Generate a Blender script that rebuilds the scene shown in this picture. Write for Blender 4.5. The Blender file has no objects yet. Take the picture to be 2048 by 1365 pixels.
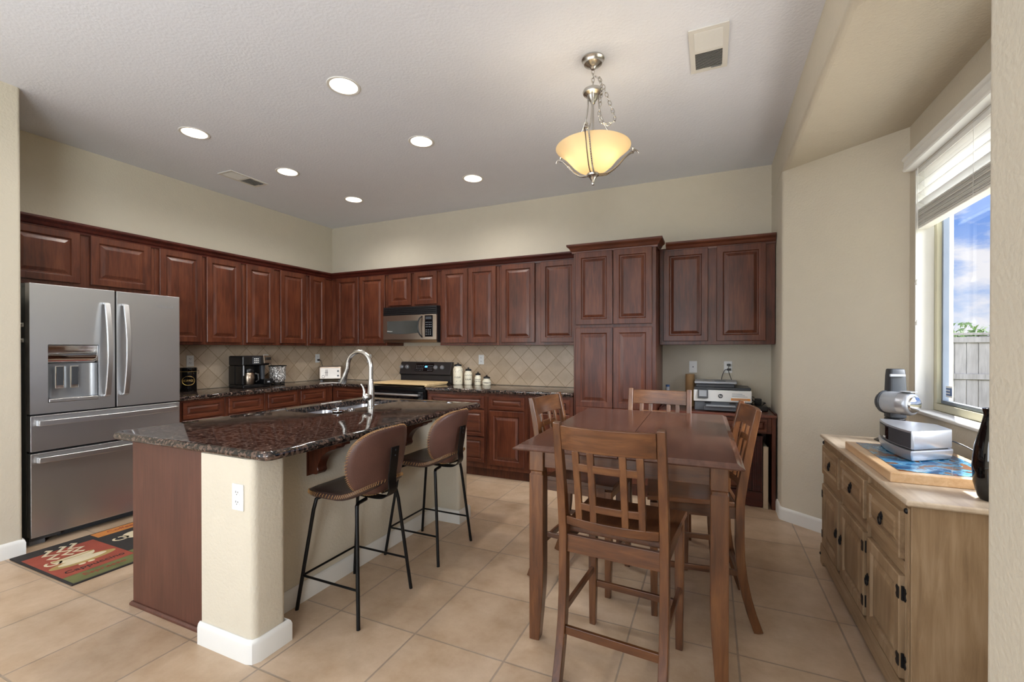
import bpy, bmesh, math, random
from mathutils import Vector, Matrix
random.seed(7)
S = bpy.context.scene
COL = S.collection
PI = math.pi

# ------------------------------------------------------------------ camera
cam_d = bpy.data.cameras.new('camera')
cam = bpy.data.objects.new('camera', cam_d)
COL.objects.link(cam)
cam_d.sensor_width = 36.0
cam_d.lens = 893.0 / 2048 * 36.0
cam_d.shift_y = 0.0098
cam_d.clip_start = 0.05
cam.location = (0, 0, 1.347)
cam.rotation_euler = (PI/2 - 0.0049, 0, 0.4191)
S.camera = cam

# ------------------------------------------------------------------ view
S.view_settings.view_transform = 'Standard'
S.view_settings.look = 'None'
S.view_settings.gamma = 1
S.view_settings.use_curve_mapping = False
S.view_settings.exposure = 0.78
S.cycles.use_denoising = True
S.cycles.max_bounces = 8
S.cycles.diffuse_bounces = 5
S.cycles.glossy_bounces = 4
S.cycles.transparent_max_bounces = 12
S.cycles.sample_clamp_indirect = 4.0
S.cycles.caustics_reflective = False
S.cycles.caustics_refractive = False

def lin(r, g, b):
    f = lambda c: c/12.92 if c <= 0.04045 else ((c+0.055)/1.055)**2.4
    return (f(r/255), f(g/255), f(b/255), 1)

# ------------------------------------------------------------------ sky with clouds
W = bpy.data.worlds.new('sky'); S.world = W; W.use_nodes = True
nt = W.node_tree; nt.nodes.clear()
def wn(t, **k):
    n = nt.nodes.new(t)
    for a, b in k.items(): setattr(n, a, b)
    return n
tc = wn('ShaderNodeTexCoord'); sep = wn('ShaderNodeSeparateXYZ'); nt.links.new(tc.outputs['Generated'], sep.inputs[0])
rmp = wn('ShaderNodeValToRGB'); nt.links.new(sep.outputs['Z'], rmp.inputs[0])
e = rmp.color_ramp.elements
e[0].position = 0.0; e[0].color = lin(205, 222, 246); e[1].position = 0.55; e[1].color = lin(70, 118, 222)
m_ = e.new(0.2); m_.color = lin(120, 164, 240)
mp = wn('ShaderNodeMapping'); mp.inputs['Scale'].default_value = (2.0, 2.0, 4.6); mp.inputs['Location'].default_value = (0.3, 0.1, 0.35)
nt.links.new(tc.outputs['Generated'], mp.inputs[0])
nz = wn('ShaderNodeTexNoise'); nz.inputs['Scale'].default_value = 3.1; nz.inputs['Detail'].default_value = 7; nz.inputs['Roughness'].default_value = 0.58
nt.links.new(mp.outputs[0], nz.inputs[0])
cr = wn('ShaderNodeValToRGB'); cr.color_ramp.elements[0].position = 0.5; cr.color_ramp.elements[1].position = 0.62
nt.links.new(nz.outputs['Fac'], cr.inputs[0])
mx = wn('ShaderNodeMix', data_type='RGBA'); nt.links.new(cr.outputs[0], mx.inputs[0]); nt.links.new(rmp.outputs[0], mx.inputs[6])
mx.inputs[7].default_value = lin(244, 244, 250)
bg = wn('ShaderNodeBackground'); bg.inputs['Strength'].default_value = 0.62
nt.links.new(mx.outputs[2], bg.inputs[0])
ow = wn('ShaderNodeOutputWorld'); nt.links.new(bg.outputs[0], ow.inputs[0])

# ------------------------------------------------------------------ sun and added fill lamps
sd = bpy.data.lights.new('sun', 'SUN'); sd.energy = 10.0; sd.angle = 0.01; sd.color = (1, 0.96, 0.88)
sun = bpy.data.objects.new('sun', sd); COL.objects.link(sun)
sun.rotation_euler = Vector((-0.21, -0.60, -0.77)).to_track_quat('-Z', 'Y').to_euler()
def area_light(name, loc, to, sx, sy, power, color=(1, 1, 1)):
    d = bpy.data.lights.new(name, 'AREA'); d.shape = 'RECTANGLE'; d.size = sx; d.size_y = sy; d.energy = power; d.color = color
    o = bpy.data.objects.new(name, d); COL.objects.link(o); o.location = loc
    o.rotation_euler = Vector(to).to_track_quat('-Z', 'Y').to_euler()
    return o
# added fill lamps, set in made-up openings behind the camera
area_light('rear_fill', (-1.9, -4.46, 1.2), (0, 1, 0.55), 3.2, 2.2, 38, (0.84, 0.93, 1.0))
area_light('right_fill', (0.50, -2.4, 1.55), (-1, 0, 0.45), 2.2, 1.5, 118, (0.88, 0.95, 1.0))
area_light('left_fill', (-4.14, -2.2, 1.5), (1, 0, 0.3), 1.9, 1.7, 58, (0.9, 0.96, 1.0))
# added unseen fill lamp outdoors, aimed at the bay window
area_light('bay_fill', (11, -1, 6.5), (-9.9, 3.6, -5.0), 7, 7, 3800, (0.95, 0.98, 1.0))

# ------------------------------------------------------------------ tags
def tag(o, label=None, cat=None, group=None, kind=None):
    if label: o['label'] = label
    if cat: o['category'] = cat
    if group: o['group'] = group
    if kind: o['kind'] = kind
    return o
def thing(name, label, cat, loc=(0, 0, 0), rotz=0, group=None):
    o = bpy.data.objects.new(name, None); COL.objects.link(o)
    o.empty_display_size = 0.05
    o.location = loc; o.rotation_euler = (0, 0, rotz)
    return tag(o, label, cat, group)
KIDS = {}
def dup(root, loc, rotz, label, group=None):
    def cp(o, par):
        c = o.copy(); COL.objects.link(c)
        if par: c.parent = par
        for k in KIDS.get(o.name, []):
            d = cp(k, c); KIDS.setdefault(c.name, []).append(d)
        return c
    r = cp(root, None); r.location = loc; r.rotation_euler = (0, 0, rotz); r['label'] = label
    if group: r['group'] = group
    return r

# ------------------------------------------------------------------ mesh builder
class MB:
    def __init__(s, bevel=0.0, seg=2):
        s.bm = bmesh.new(); s.bevel = bevel; s.seg = seg
    def faces(s, vs, fs, mi=0):
        b = [s.bm.verts.new(v) for v in vs]
        for f in fs:
            try:
                q = s.bm.faces.new([b[i] for i in f]); q.material_index = mi
            except ValueError: pass
        return b
    def box(s, x0, y0, z0, x1, y1, z1, mi=0):
        if x0 > x1: x0, x1 = x1, x0
        if y0 > y1: y0, y1 = y1, y0
        if z0 > z1: z0, z1 = z1, z0
        v = [(x0,y0,z0),(x1,y0,z0),(x1,y1,z0),(x0,y1,z0),(x0,y0,z1),(x1,y0,z1),(x1,y1,z1),(x0,y1,z1)]
        s.faces(v, [(3,2,1,0),(4,5,6,7),(0,1,5,4),(1,2,6,5),(2,3,7,6),(3,0,4,7)], mi); return s
    def loft(s, rings, cap=True, closed=True, mi=0):
        R = [[s.bm.verts.new(p) for p in r] for r in rings]
        n = len(R[0])
        for a, b in zip(R, R[1:]):
            for i in range(n if closed else n-1):
                j = (i+1) % n
                try: s.bm.faces.new((a[i], a[j], b[j], b[i])).material_index = mi
                except ValueError: pass
        if cap:
            for r in (R[0][::-1], R[-1]):
                try: s.bm.faces.new(r).material_index = mi
                except ValueError: pass
        return s
    def prism(s, poly, z0, z1, mi=0):
        return s.loft([[(x, y, z0) for x, y in poly], [(x, y, z1) for x, y in poly]], mi=mi)
    def prism_axis(s, poly, a0, a1, axis, mi=0):
        f = {'x': lambda p, a: (a, p[0], p[1]), 'y': lambda p, a: (p[0], a, p[1]), 'z': lambda p, a: (p[0], p[1], a)}[axis]
        return s.loft([[f(p, a0) for p in poly], [f(p, a1) for p in poly]], mi=mi)
    def lathe(s, prof, n=24, c=(0, 0, 0), mi=0, axis='z', cap=True):
        rings = []
        for r, z in prof:
            ring = []
            for i in range(n):
                a = 2*PI*i/n; x, y = max(r, 1e-5)*math.cos(a), max(r, 1e-5)*math.sin(a)
                if axis == 'z': p = (c[0]+x, c[1]+y, c[2]+z)
                elif axis == 'y': p = (c[0]+x, c[1]+z, c[2]-y)
                else: p = (c[0]+z, c[1]+x, c[2]+y)
                ring.append(p)
            rings.append(ring)
        return s.loft(rings, cap=cap, mi=mi)
    def frames(s, path, up):
        P = [Vector(p) for p in path]; out = []
        U = Vector(up)
        for i, p in enumerate(P):
            t = (P[min(i+1, len(P)-1)] - P[max(i-1, 0)])
            if t.length < 1e-9: t = Vector((0, 0, 1))
            t.normalize()
            u = U - t*U.dot(t)
            if u.length < 1e-4:
                u = Vector((1, 0, 0)) - t*t.x
                if u.length < 1e-4: u = Vector((0, 1, 0)) - t*t.y
            u.normalize(); U = u
            out.append((p, u, t.cross(u)))
        return out
    def tube(s, path, r, n=8, up=(0, 0, 1), mi=0, cap=True):
        rr = r if isinstance(r, (list, tuple)) else [r]*len(path)
        rings = []
        for (p, u, v), q in zip(s.frames(path, up), rr):
            rings.append([tuple(p + u*(q*math.cos(2*PI*i/n)) + v*(q*math.sin(2*PI*i/n))) for i in range(n)])
        return s.loft(rings, mi=mi, cap=cap)
    def bar(s, path, w, d, up=(0, 1, 0), mi=0):
        # rectangular section: d along 'up', w across it
        ww = w if isinstance(w, (list, tuple)) else [w]*len(path)
        dd = d if isinstance(d, (list, tuple)) else [d]*len(path)
        rings = []
        for (p, u, v), a, b in zip(s.frames(path, up), ww, dd):
            rings.append([tuple(p + u*(sy*b/2) + v*(sx*a/2)) for sx, sy in ((-1,-1),(1,-1),(1,1),(-1,1))])
        return s.loft(rings, mi=mi)
    def torus(s, c, R, r, axis='z', n=24, m=8, a0=0, a1=2*PI, sx=1, mi=0):
        full = abs(a1-a0-2*PI) < 1e-6
        pts = []
        for i in range(n + (0 if full else 1)):
            a = a0 + (a1-a0)*i/n; x, y = R*math.cos(a)*sx, R*math.sin(a)
            if axis == 'z': pts.append(((c[0]+x, c[1]+y, c[2]), Vector((math.cos(a), math.sin(a), 0)), Vector((0,0,1))))
            elif axis == 'y': pts.append(((c[0]+x, c[1], c[2]+y), Vector((math.cos(a), 0, math.sin(a))), Vector((0,1,0))))
            else: pts.append(((c[0], c[1]+x, c[2]+y), Vector((0, math.cos(a), math.sin(a))), Vector((1,0,0))))
        rings = [[tuple(Vector(p)+u*(r*math.cos(2*PI*k/m))+v*(r*math.sin(2*PI*k/m))) for k in range(m)] for p, u, v in pts]
        if full: rings.append(rings[0])
        s.loft(rings, cap=not full, mi=mi)
        return s
    def rings_rect(s, x0, x1, z0, z1, prof, sign=-1, y=0.0, closeback=True, mi=0):
        # nested rectangles: prof = [(inset, out)], out along -y; last ring filled
        rr = []
        for ins, o in prof:
            rr.append([(x0+ins, y+sign*o, z0+ins), (x1-ins, y+sign*o, z0+ins), (x1-ins, y+sign*o, z1-ins), (x0+ins, y+sign*o, z1-ins)])
        return s.loft(rr, cap=closeback, mi=mi)
    def sweep(s, path, prof, closed=False, mi=0):
        # path: 2D polyline; prof: [(out, z)] out to the right-hand side of travel; mitred
        P = [Vector((a, b)) for a, b in path]; n = len(P); offs = []
        for i in range(n):
            d0 = (P[i]-P[i-1]).normalized() if (i > 0 or closed) else None
            d1 = (P[(i+1) % n]-P[i]).normalized() if (i < n-1 or closed) else None
            if d0 is None: d0 = d1
            if d1 is None: d1 = d0
            n0 = Vector((d0.y, -d0.x)); n1 = Vector((d1.y, -d1.x))
            m = (n0+n1); m = m/max(m.length_squared, 1e-6)*2
            offs.append(m)
        rings = [[(p.x+o.x*a, p.y+o.y*a, z) for a, z in prof] for p, o in zip(P, offs)]
        if closed: rings.append(rings[0])
        return s.loft(rings, cap=not closed, mi=mi)
    def build(s, name, mat, parent=None, smooth=None, loc=None):
        bmesh.ops.remove_doubles(s.bm, verts=s.bm.verts, dist=1e-6)
        bmesh.ops.recalc_face_normals(s.bm, faces=s.bm.faces)
        me = bpy.data.meshes.new(name); s.bm.to_mesh(me); s.bm.free()
        for m in (mat if isinstance(mat, (list, tuple)) else [mat]): me.materials.append(m)
        o = bpy.data.objects.new(name, me); COL.objects.link(o)
        if parent is not None:
            o.parent = parent; KIDS.setdefault(parent.name, []).append(o)
        if loc: o.location = loc
        if smooth:
            for p in me.polygons: p.use_smooth = True
            try: me.set_sharp_from_angle(angle=math.radians(smooth))
            except Exception: pass
        if s.bevel:
            b = o.modifiers.new('bevel', 'BEVEL'); b.width = s.bevel; b.segments = s.seg; b.limit_method = 'ANGLE'; b.angle_limit = math.radians(40)
        return o

def text(name, body, size, depth, mat, parent, loc, rot, align='CENTER', sx=1.0):
    cu = bpy.data.curves.new(name, 'FONT'); cu.body = body; cu.size = size; cu.extrude = depth
    cu.align_x = align; cu.align_y = 'CENTER'; cu.resolution_u = 3
    t = bpy.data.objects.new(name, cu); COL.objects.link(t)
    dg = bpy.context.evaluated_depsgraph_get()
    me = bpy.data.meshes.new_from_object(t.evaluated_get(dg))
    bpy.data.objects.remove(t); bpy.data.curves.remove(cu)
    me.materials.clear(); me.materials.append(mat)
    o = bpy.data.objects.new(name, me); COL.objects.link(o)
    if parent is not None:
        o.parent = parent; KIDS.setdefault(parent.name, []).append(o)
    o.location = loc; o.rotation_euler = rot; o.scale = (sx, 1, 1)
    return o
def fillet(pts, rad, n=5):
    # pts: [(x, y, r or 0)] open polyline -> filleted 2D polyline
    out = []
    for i, p in enumerate(pts):
        r = p[2] if len(p) > 2 else 0
        if r == 0 or i in (0, len(pts)-1): out.append((p[0], p[1])); continue
        c = Vector(p[:2]); a = (Vector(pts[i-1][:2])-c).normalized(); b = (Vector(pts[i+1][:2])-c).normalized()
        ang = a.angle(b); t = r/math.tan(ang/2)
        bis = (a+b).normalized(); ce = c+bis*(r/math.sin(ang/2))
        p0 = c+a*t-ce; p1 = c+b*t-ce
        th0 = math.atan2(p0.y, p0.x); th1 = math.atan2(p1.y, p1.x)
        d = (th1-th0+PI) % (2*PI)-PI
        for k in range(n+1):
            th = th0+d*k/n; out.append((ce.x+r*math.cos(th), ce.y+r*math.sin(th)))
    return out
def rrect(x0, y0, x1, y1, r, n=5):
    p = []
    for cx, cy, a in ((x1-r, y0+r, -PI/2), (x1-r, y1-r, 0), (x0+r, y1-r, PI/2), (x0+r, y0+r, PI)):
        for k in range(n+1): p.append((cx+r*math.cos(a+PI/2*k/n), cy+r*math.sin(a+PI/2*k/n)))
    return p
def cat(pts, n=6):
    P = [Vector(p) for p in pts]; P = [P[0]*2-P[1]] + P + [P[-1]*2-P[-2]]; out = []
    for i in range(1, len(P)-2):
        for k in range(n):
            t = k/n; a, b, c, d = P[i-1:i+3]
            out.append(tuple(0.5*((2*b)+(c-a)*t+(2*a-5*b+4*c-d)*t*t+(3*b-a-3*c+d)*t**3)))
    out.append(tuple(P[-2])); return out

# ------------------------------------------------------------------ materials
def base_mat(name):
    m = bpy.data.materials.new(name); m.use_nodes = True
    t = m.node_tree; b = t.nodes['Principled BSDF']
    return m, t, b
def plain(name, rgb, rough=0.5, metal=0.0, coat=0.0, bump=0.0, bscale=200, var=0.06, spec=None):
    m, t, b = base_mat(name); L = t.links
    b.inputs['Roughness'].default_value = rough; b.inputs['Metallic'].default_value = metal
    b.inputs['Coat Weight'].default_value = coat; b.inputs['Coat Roughness'].default_value = 0.08
    if spec is not None: b.inputs['Specular IOR Level'].default_value = spec
    c = lin(*rgb)
    tc = t.nodes.new('ShaderNodeTexCoord'); n = t.nodes.new('ShaderNodeTexNoise'); n.inputs['Scale'].default_value = 9; n.inputs['Detail'].default_value = 3
    L.new(tc.outputs['Object'], n.inputs[0])
    r = t.nodes.new('ShaderNodeValToRGB'); L.new(n.outputs['Fac'], r.inputs[0])
    r.color_ramp.elements[0].position = 0.3; r.color_ramp.elements[1].position = 0.7
    r.color_ramp.elements[0].color = tuple(x*(1-var) for x in c[:3])+(1,); r.color_ramp.elements[1].color = tuple(min(1, x*(1+var)) for x in c[:3])+(1,)
    L.new(r.outputs[0], b.inputs['Base Color'])
    if bump:
        n2 = t.nodes.new('ShaderNodeTexNoise'); n2.inputs['Scale'].default_value = bscale; n2.inputs['Detail'].default_value = 2
        L.new(tc.outputs['Object'], n2.inputs[0])
        bp = t.nodes.new('ShaderNodeBump'); bp.inputs['Strength'].default_value = bump; bp.inputs['Distance'].default_value = 0.004
        L.new(n2.outputs['Fac'], bp.inputs['Height']); L.new(bp.outputs[0], b.inputs['Normal'])
    return m
def emit(name, rgb, strength):
    m, t, b = base_mat(name)
    b.inputs['Base Color'].default_value = lin(*rgb); b.inputs['Emission Color'].default_value = lin(*rgb); b.inputs['Emission Strength'].default_value = strength
    return m
def wood(name, cols, axis='z', stretch=14, scale=5.0, rough=0.35, coat=0.0, bump=0.08, knots=False, spec=0.5):
    m, t, b = base_mat(name); L = t.links
    tc = t.nodes.new('ShaderNodeTexCoord'); oi = t.nodes.new('ShaderNodeObjectInfo')
    vm = t.nodes.new('ShaderNodeVectorMath'); vm.operation = 'MULTIPLY_ADD'
    cx = t.nodes.new('ShaderNodeCombineXYZ')
    for i in range(3): L.new(oi.outputs['Random'], cx.inputs[i])
    vm.inputs[1].default_value = (13.0, 7.0, 5.0)
    L.new(cx.outputs[0], vm.inputs[0]); L.new(tc.outputs['Object'], vm.inputs[2])
    mp = t.nodes.new('ShaderNodeMapping'); sc = [stretch]*3; sc['xyz'.index(axis)] = 1.0
    mp.inputs['Scale'].default_value = sc; L.new(vm.outputs[0], mp.inputs[0])
    n = t.nodes.new('ShaderNodeTexNoise'); n.inputs['Scale'].default_value = scale; n.inputs['Detail'].default_value = 6; n.inputs['Roughness'].default_value = 0.62; n.inputs['Distortion'].default_value = 0.5
    L.new(mp.outputs[0], n.inputs[0])
    n2 = t.nodes.new('ShaderNodeTexNoise'); n2.inputs['Scale'].default_value = 3.5; n2.inputs['Detail'].default_value = 2
    mp2 = t.nodes.new('ShaderNodeMapping'); sc2 = [2.4]*3; sc2['xyz'.index(axis)] = 0.8
    mp2.inputs['Scale'].default_value = sc2; L.new(vm.outputs[0], mp2.inputs[0]); L.new(mp2.outputs[0], n2.inputs[0])
    ad = t.nodes.new('ShaderNodeMath'); ad.operation = 'MULTIPLY_ADD'; ad.inputs[1].default_value = 0.55
    L.new(n.outputs['Fac'], ad.inputs[0])
    ml = t.nodes.new('ShaderNodeMath'); ml.operation = 'MULTIPLY'; ml.inputs[1].default_value = 0.45; L.new(n2.outputs['Fac'], ml.inputs[0]); L.new(ml.outputs[0], ad.inputs[2])
    r = t.nodes.new('ShaderNodeValToRGB'); L.new(ad.outputs[0], r.inputs[0])
    r.color_ramp.elements[0].position = 0.34; r.color_ramp.elements[1].position = 0.66
    r.color_ramp.elements[0].color = lin(*cols[0]); r.color_ramp.elements[1].color = lin(*cols[2])
    md = r.color_ramp.elements.new(0.5); md.color = lin(*cols[1])
    src = r.outputs[0]
    if knots:
        v = t.nodes.new('ShaderNodeTexVoronoi'); v.inputs['Scale'].default_value = 3.2
        mp3 = t.nodes.new('ShaderNodeMapping'); s3 = [1.6]*3; s3['xyz'.index(axis)] = 0.9; mp3.inputs['Scale'].default_value = s3
        L.new(vm.outputs[0], mp3.inputs[0]); L.new(mp3.outputs[0], v.inputs[0])
        kr = t.nodes.new('ShaderNodeValToRGB'); kr.color_ramp.elements[0].position = 0.035; kr.color_ramp.elements[1].position = 0.085
        kr.color_ramp.elements[0].color = (1, 1, 1, 1); kr.color_ramp.elements[1].color = (0, 0, 0, 1)
        L.new(v.outputs['Distance'], kr.inputs[0])
        mi = t.nodes.new('ShaderNodeMix'); mi.data_type = 'RGBA'; L.new(kr.outputs[0], mi.inputs[0]); L.new(src, mi.inputs[6]); mi.inputs[7].default_value = lin(96, 66, 44)
        src = mi.outputs[2]
    L.new(src, b.inputs['Base Color'])
    b.inputs['Roughness'].default_value = rough; b.inputs['Coat Weight'].default_value = coat; b.inputs['Coat Roughness'].default_value = 0.15
    b.inputs['Specular IOR Level'].default_value = spec
    bp = t.nodes.new('ShaderNodeBump'); bp.inputs['Strength'].default_value = bump; bp.inputs['Distance'].default_value = 0.002
    L.new(n.outputs['Fac'], bp.inputs['Height']); L.new(bp.outputs[0], b.inputs['Normal'])
    return m
def brushed(name, rgb, axis='z', rough=0.28, stretch=120):
    m, t, b = base_mat(name); L = t.links
    tc = t.nodes.new('ShaderNodeTexCoord'); mp = t.nodes.new('ShaderNodeMapping')
    sc = [stretch]*3; sc['xyz'.index(axis)] = 1.0; mp.inputs['Scale'].default_value = sc; L.new(tc.outputs['Object'], mp.inputs[0])
    n = t.nodes.new('ShaderNodeTexNoise'); n.inputs['Scale'].default_value = 6; n.inputs['Detail'].default_value = 3; L.new(mp.outputs[0], n.inputs[0])
    r = t.nodes.new('ShaderNodeMapRange'); r.inputs[3].default_value = rough*0.8; r.inputs[4].default_value = rough*1.25; L.new(n.outputs['Fac'], r.inputs[0]); L.new(r.outputs[0], b.inputs['Roughness'])
    b.inputs['Base Color'].default_value = lin(*rgb); b.inputs['Metallic'].default_value = 1.0
    bp = t.nodes.new('ShaderNodeBump'); bp.inputs['Strength'].default_value = 0.04; bp.inputs['Distance'].default_value = 0.001; L.new(n.outputs['Fac'], bp.inputs['Height']); L.new(bp.outputs[0], b.inputs['Normal'])
    return m
def granite(name):
    m, t, b = base_mat(name); L = t.links
    tc = t.nodes.new('ShaderNodeTexCoord')
    n = t.nodes.new('ShaderNodeTexNoise'); n.inputs['Scale'].default_value = 48; n.inputs['Detail'].default_value = 4; n.inputs['Roughness'].default_value = 0.7
    L.new(tc.outputs['Object'], n.inputs[0])
    v = t.nodes.new('ShaderNodeTexVoronoi'); v.inputs['Scale'].default_value = 80; L.new(tc.outputs['Object'], v.inputs[0])
    sp = t.nodes.new('ShaderNodeSeparateColor'); L.new(v.outputs['Color'], sp.inputs[0])
    ad = t.nodes.new('ShaderNodeMath'); ad.operation = 'MULTIPLY_ADD'; ad.inputs[1].default_value = 0.38; L.new(sp.outputs[0], ad.inputs[0])
    ml = t.nodes.new('ShaderNodeMath'); ml.operation = 'MULTIPLY'; ml.inputs[1].default_value = 0.62; L.new(n.outputs['Fac'], ml.inputs[0]); L.new(ml.outputs[0], ad.inputs[2])
    r = t.nodes.new('ShaderNodeValToRGB'); r.color_ramp.interpolation = 'LINEAR'; L.new(ad.outputs[0], r.inputs[0])
    el = r.color_ramp.elements; el[0].position = 0.36; el[0].color = lin(16, 15, 16); el[1].position = 0.78; el[1].color = lin(168, 144, 128)
    for p, c in ((0.47, (42, 35, 33)), (0.55, (62, 49, 43)), (0.64, (100, 80, 70)), (0.70, (60, 46, 44))):
        q = el.new(p); q.color = lin(*c)
    L.new(r.outputs[0], b.inputs['Base Color']); b.inputs['Roughness'].default_value = 0.06
    b.inputs['Specular IOR Level'].default_value = 0.55
    return m
def tiles(name, uax, vax, w, h, off, rot, c1, c2, grout, mortar, rough, bump=0.6, cloud=0.5):
    m, t, b = base_mat(name); L = t.links
    tc = t.nodes.new('ShaderNodeTexCoord'); sp = t.nodes.new('ShaderNodeSeparateXYZ'); L.new(tc.outputs['Object'], sp.inputs[0])
    cb = t.nodes.new('ShaderNodeCombineXYZ'); L.new(sp.outputs['XYZ'.index(uax)], cb.inputs[0]); L.new(sp.outputs['XYZ'.index(vax)], cb.inputs[1])
    m1 = t.nodes.new('ShaderNodeMapping'); m1.inputs['Location'].default_value = (-off[0], -off[1], 0); L.new(cb.outputs[0], m1.inputs[0])
    m2 = t.nodes.new('ShaderNodeMapping'); m2.inputs['Rotation'].default_value = (0, 0, rot); L.new(m1.outputs[0], m2.inputs[0])
    br = t.nodes.new('ShaderNodeTexBrick'); br.offset = 0; br.offset_frequency = 1; br.squash = 1; br.squash_frequency = 1
    br.inputs['Scale'].default_value = 1; br.inputs['Brick Width'].default_value = w; br.inputs['Row Height'].default_value = h
    br.inputs['Mortar Size'].default_value = mortar; br.inputs['Mortar Smooth'].default_value = 0.25; br.inputs['Bias'].default_value = 0
    br.inputs['Color1'].default_value = lin(*c1); br.inputs['Color2'].default_value = lin(*c2); br.inputs['Mortar'].default_value = lin(*grout)
    L.new(m2.outputs[0], br.inputs[0])
    n = t.nodes.new('ShaderNodeTexNoise'); n.inputs['Scale'].default_value = 5.0; n.inputs['Detail'].default_value = 8; n.inputs['Roughness'].default_value = 0.68; L.new(tc.outputs['Object'], n.inputs[0])
    cr = t.nodes.new('ShaderNodeValToRGB'); cr.color_ramp.elements[0].position = 0.3; cr.color_ramp.elements[1].position = 0.7
    cr.color_ramp.elements[0].color = (1-0.28*cloud, 1-0.34*cloud, 1-0.42*cloud, 1); cr.color_ramp.elements[1].color = (1, 1, 1, 1); L.new(n.outputs['Fac'], cr.inputs[0])
    mi = t.nodes.new('ShaderNodeMix'); mi.data_type = 'RGBA'; mi.blend_type = 'MULTIPLY'; mi.inputs[0].default_value = 1; L.new(br.outputs['Color'], mi.inputs[6]); L.new(cr.outputs[0], mi.inputs[7])
    L.new(mi.outputs[2], b.inputs['Base Color']); b.inputs['Roughness'].default_value = rough
    iv = t.nodes.new('ShaderNodeMath'); iv.operation = 'SUBTRACT'; iv.inputs[0].default_value = 1; L.new(br.outputs['Fac'], iv.inputs[1])
    ad = t.nodes.new('ShaderNodeMath'); ad.operation = 'MULTIPLY_ADD'; ad.inputs[1].default_value = 0.12; L.new(n.outputs['Fac'], ad.inputs[0]); L.new(iv.outputs[0], ad.inputs[2])
    bp = t.nodes.new('ShaderNodeBump'); bp.inputs['Strength'].default_value = bump; bp.inputs['Distance'].default_value = 0.003; L.new(ad.outputs[0], bp.inputs['Height']); L.new(bp.outputs[0], b.inputs['Normal'])
    return m
def glassy(name, tint=(255, 255, 255), refl=0.06, rough=0.02):
    m, t, b = base_mat(name); L = t.links; t.nodes.remove(b)
    tr = t.nodes.new('ShaderNodeBsdfTransparent'); tr.inputs[0].default_value = lin(*tint)
    gl = t.nodes.new('ShaderNodeBsdfGlossy'); gl.inputs['Roughness'].default_value = rough
    mx = t.nodes.new('ShaderNodeMixShader'); mx.inputs[0].default_value = refl
    L.new(tr.outputs[0], mx.inputs[1]); L.new(gl.outputs[0], mx.inputs[2]); L.new(mx.outputs[0], t.nodes['Material Output'].inputs[0])
    return m

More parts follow.
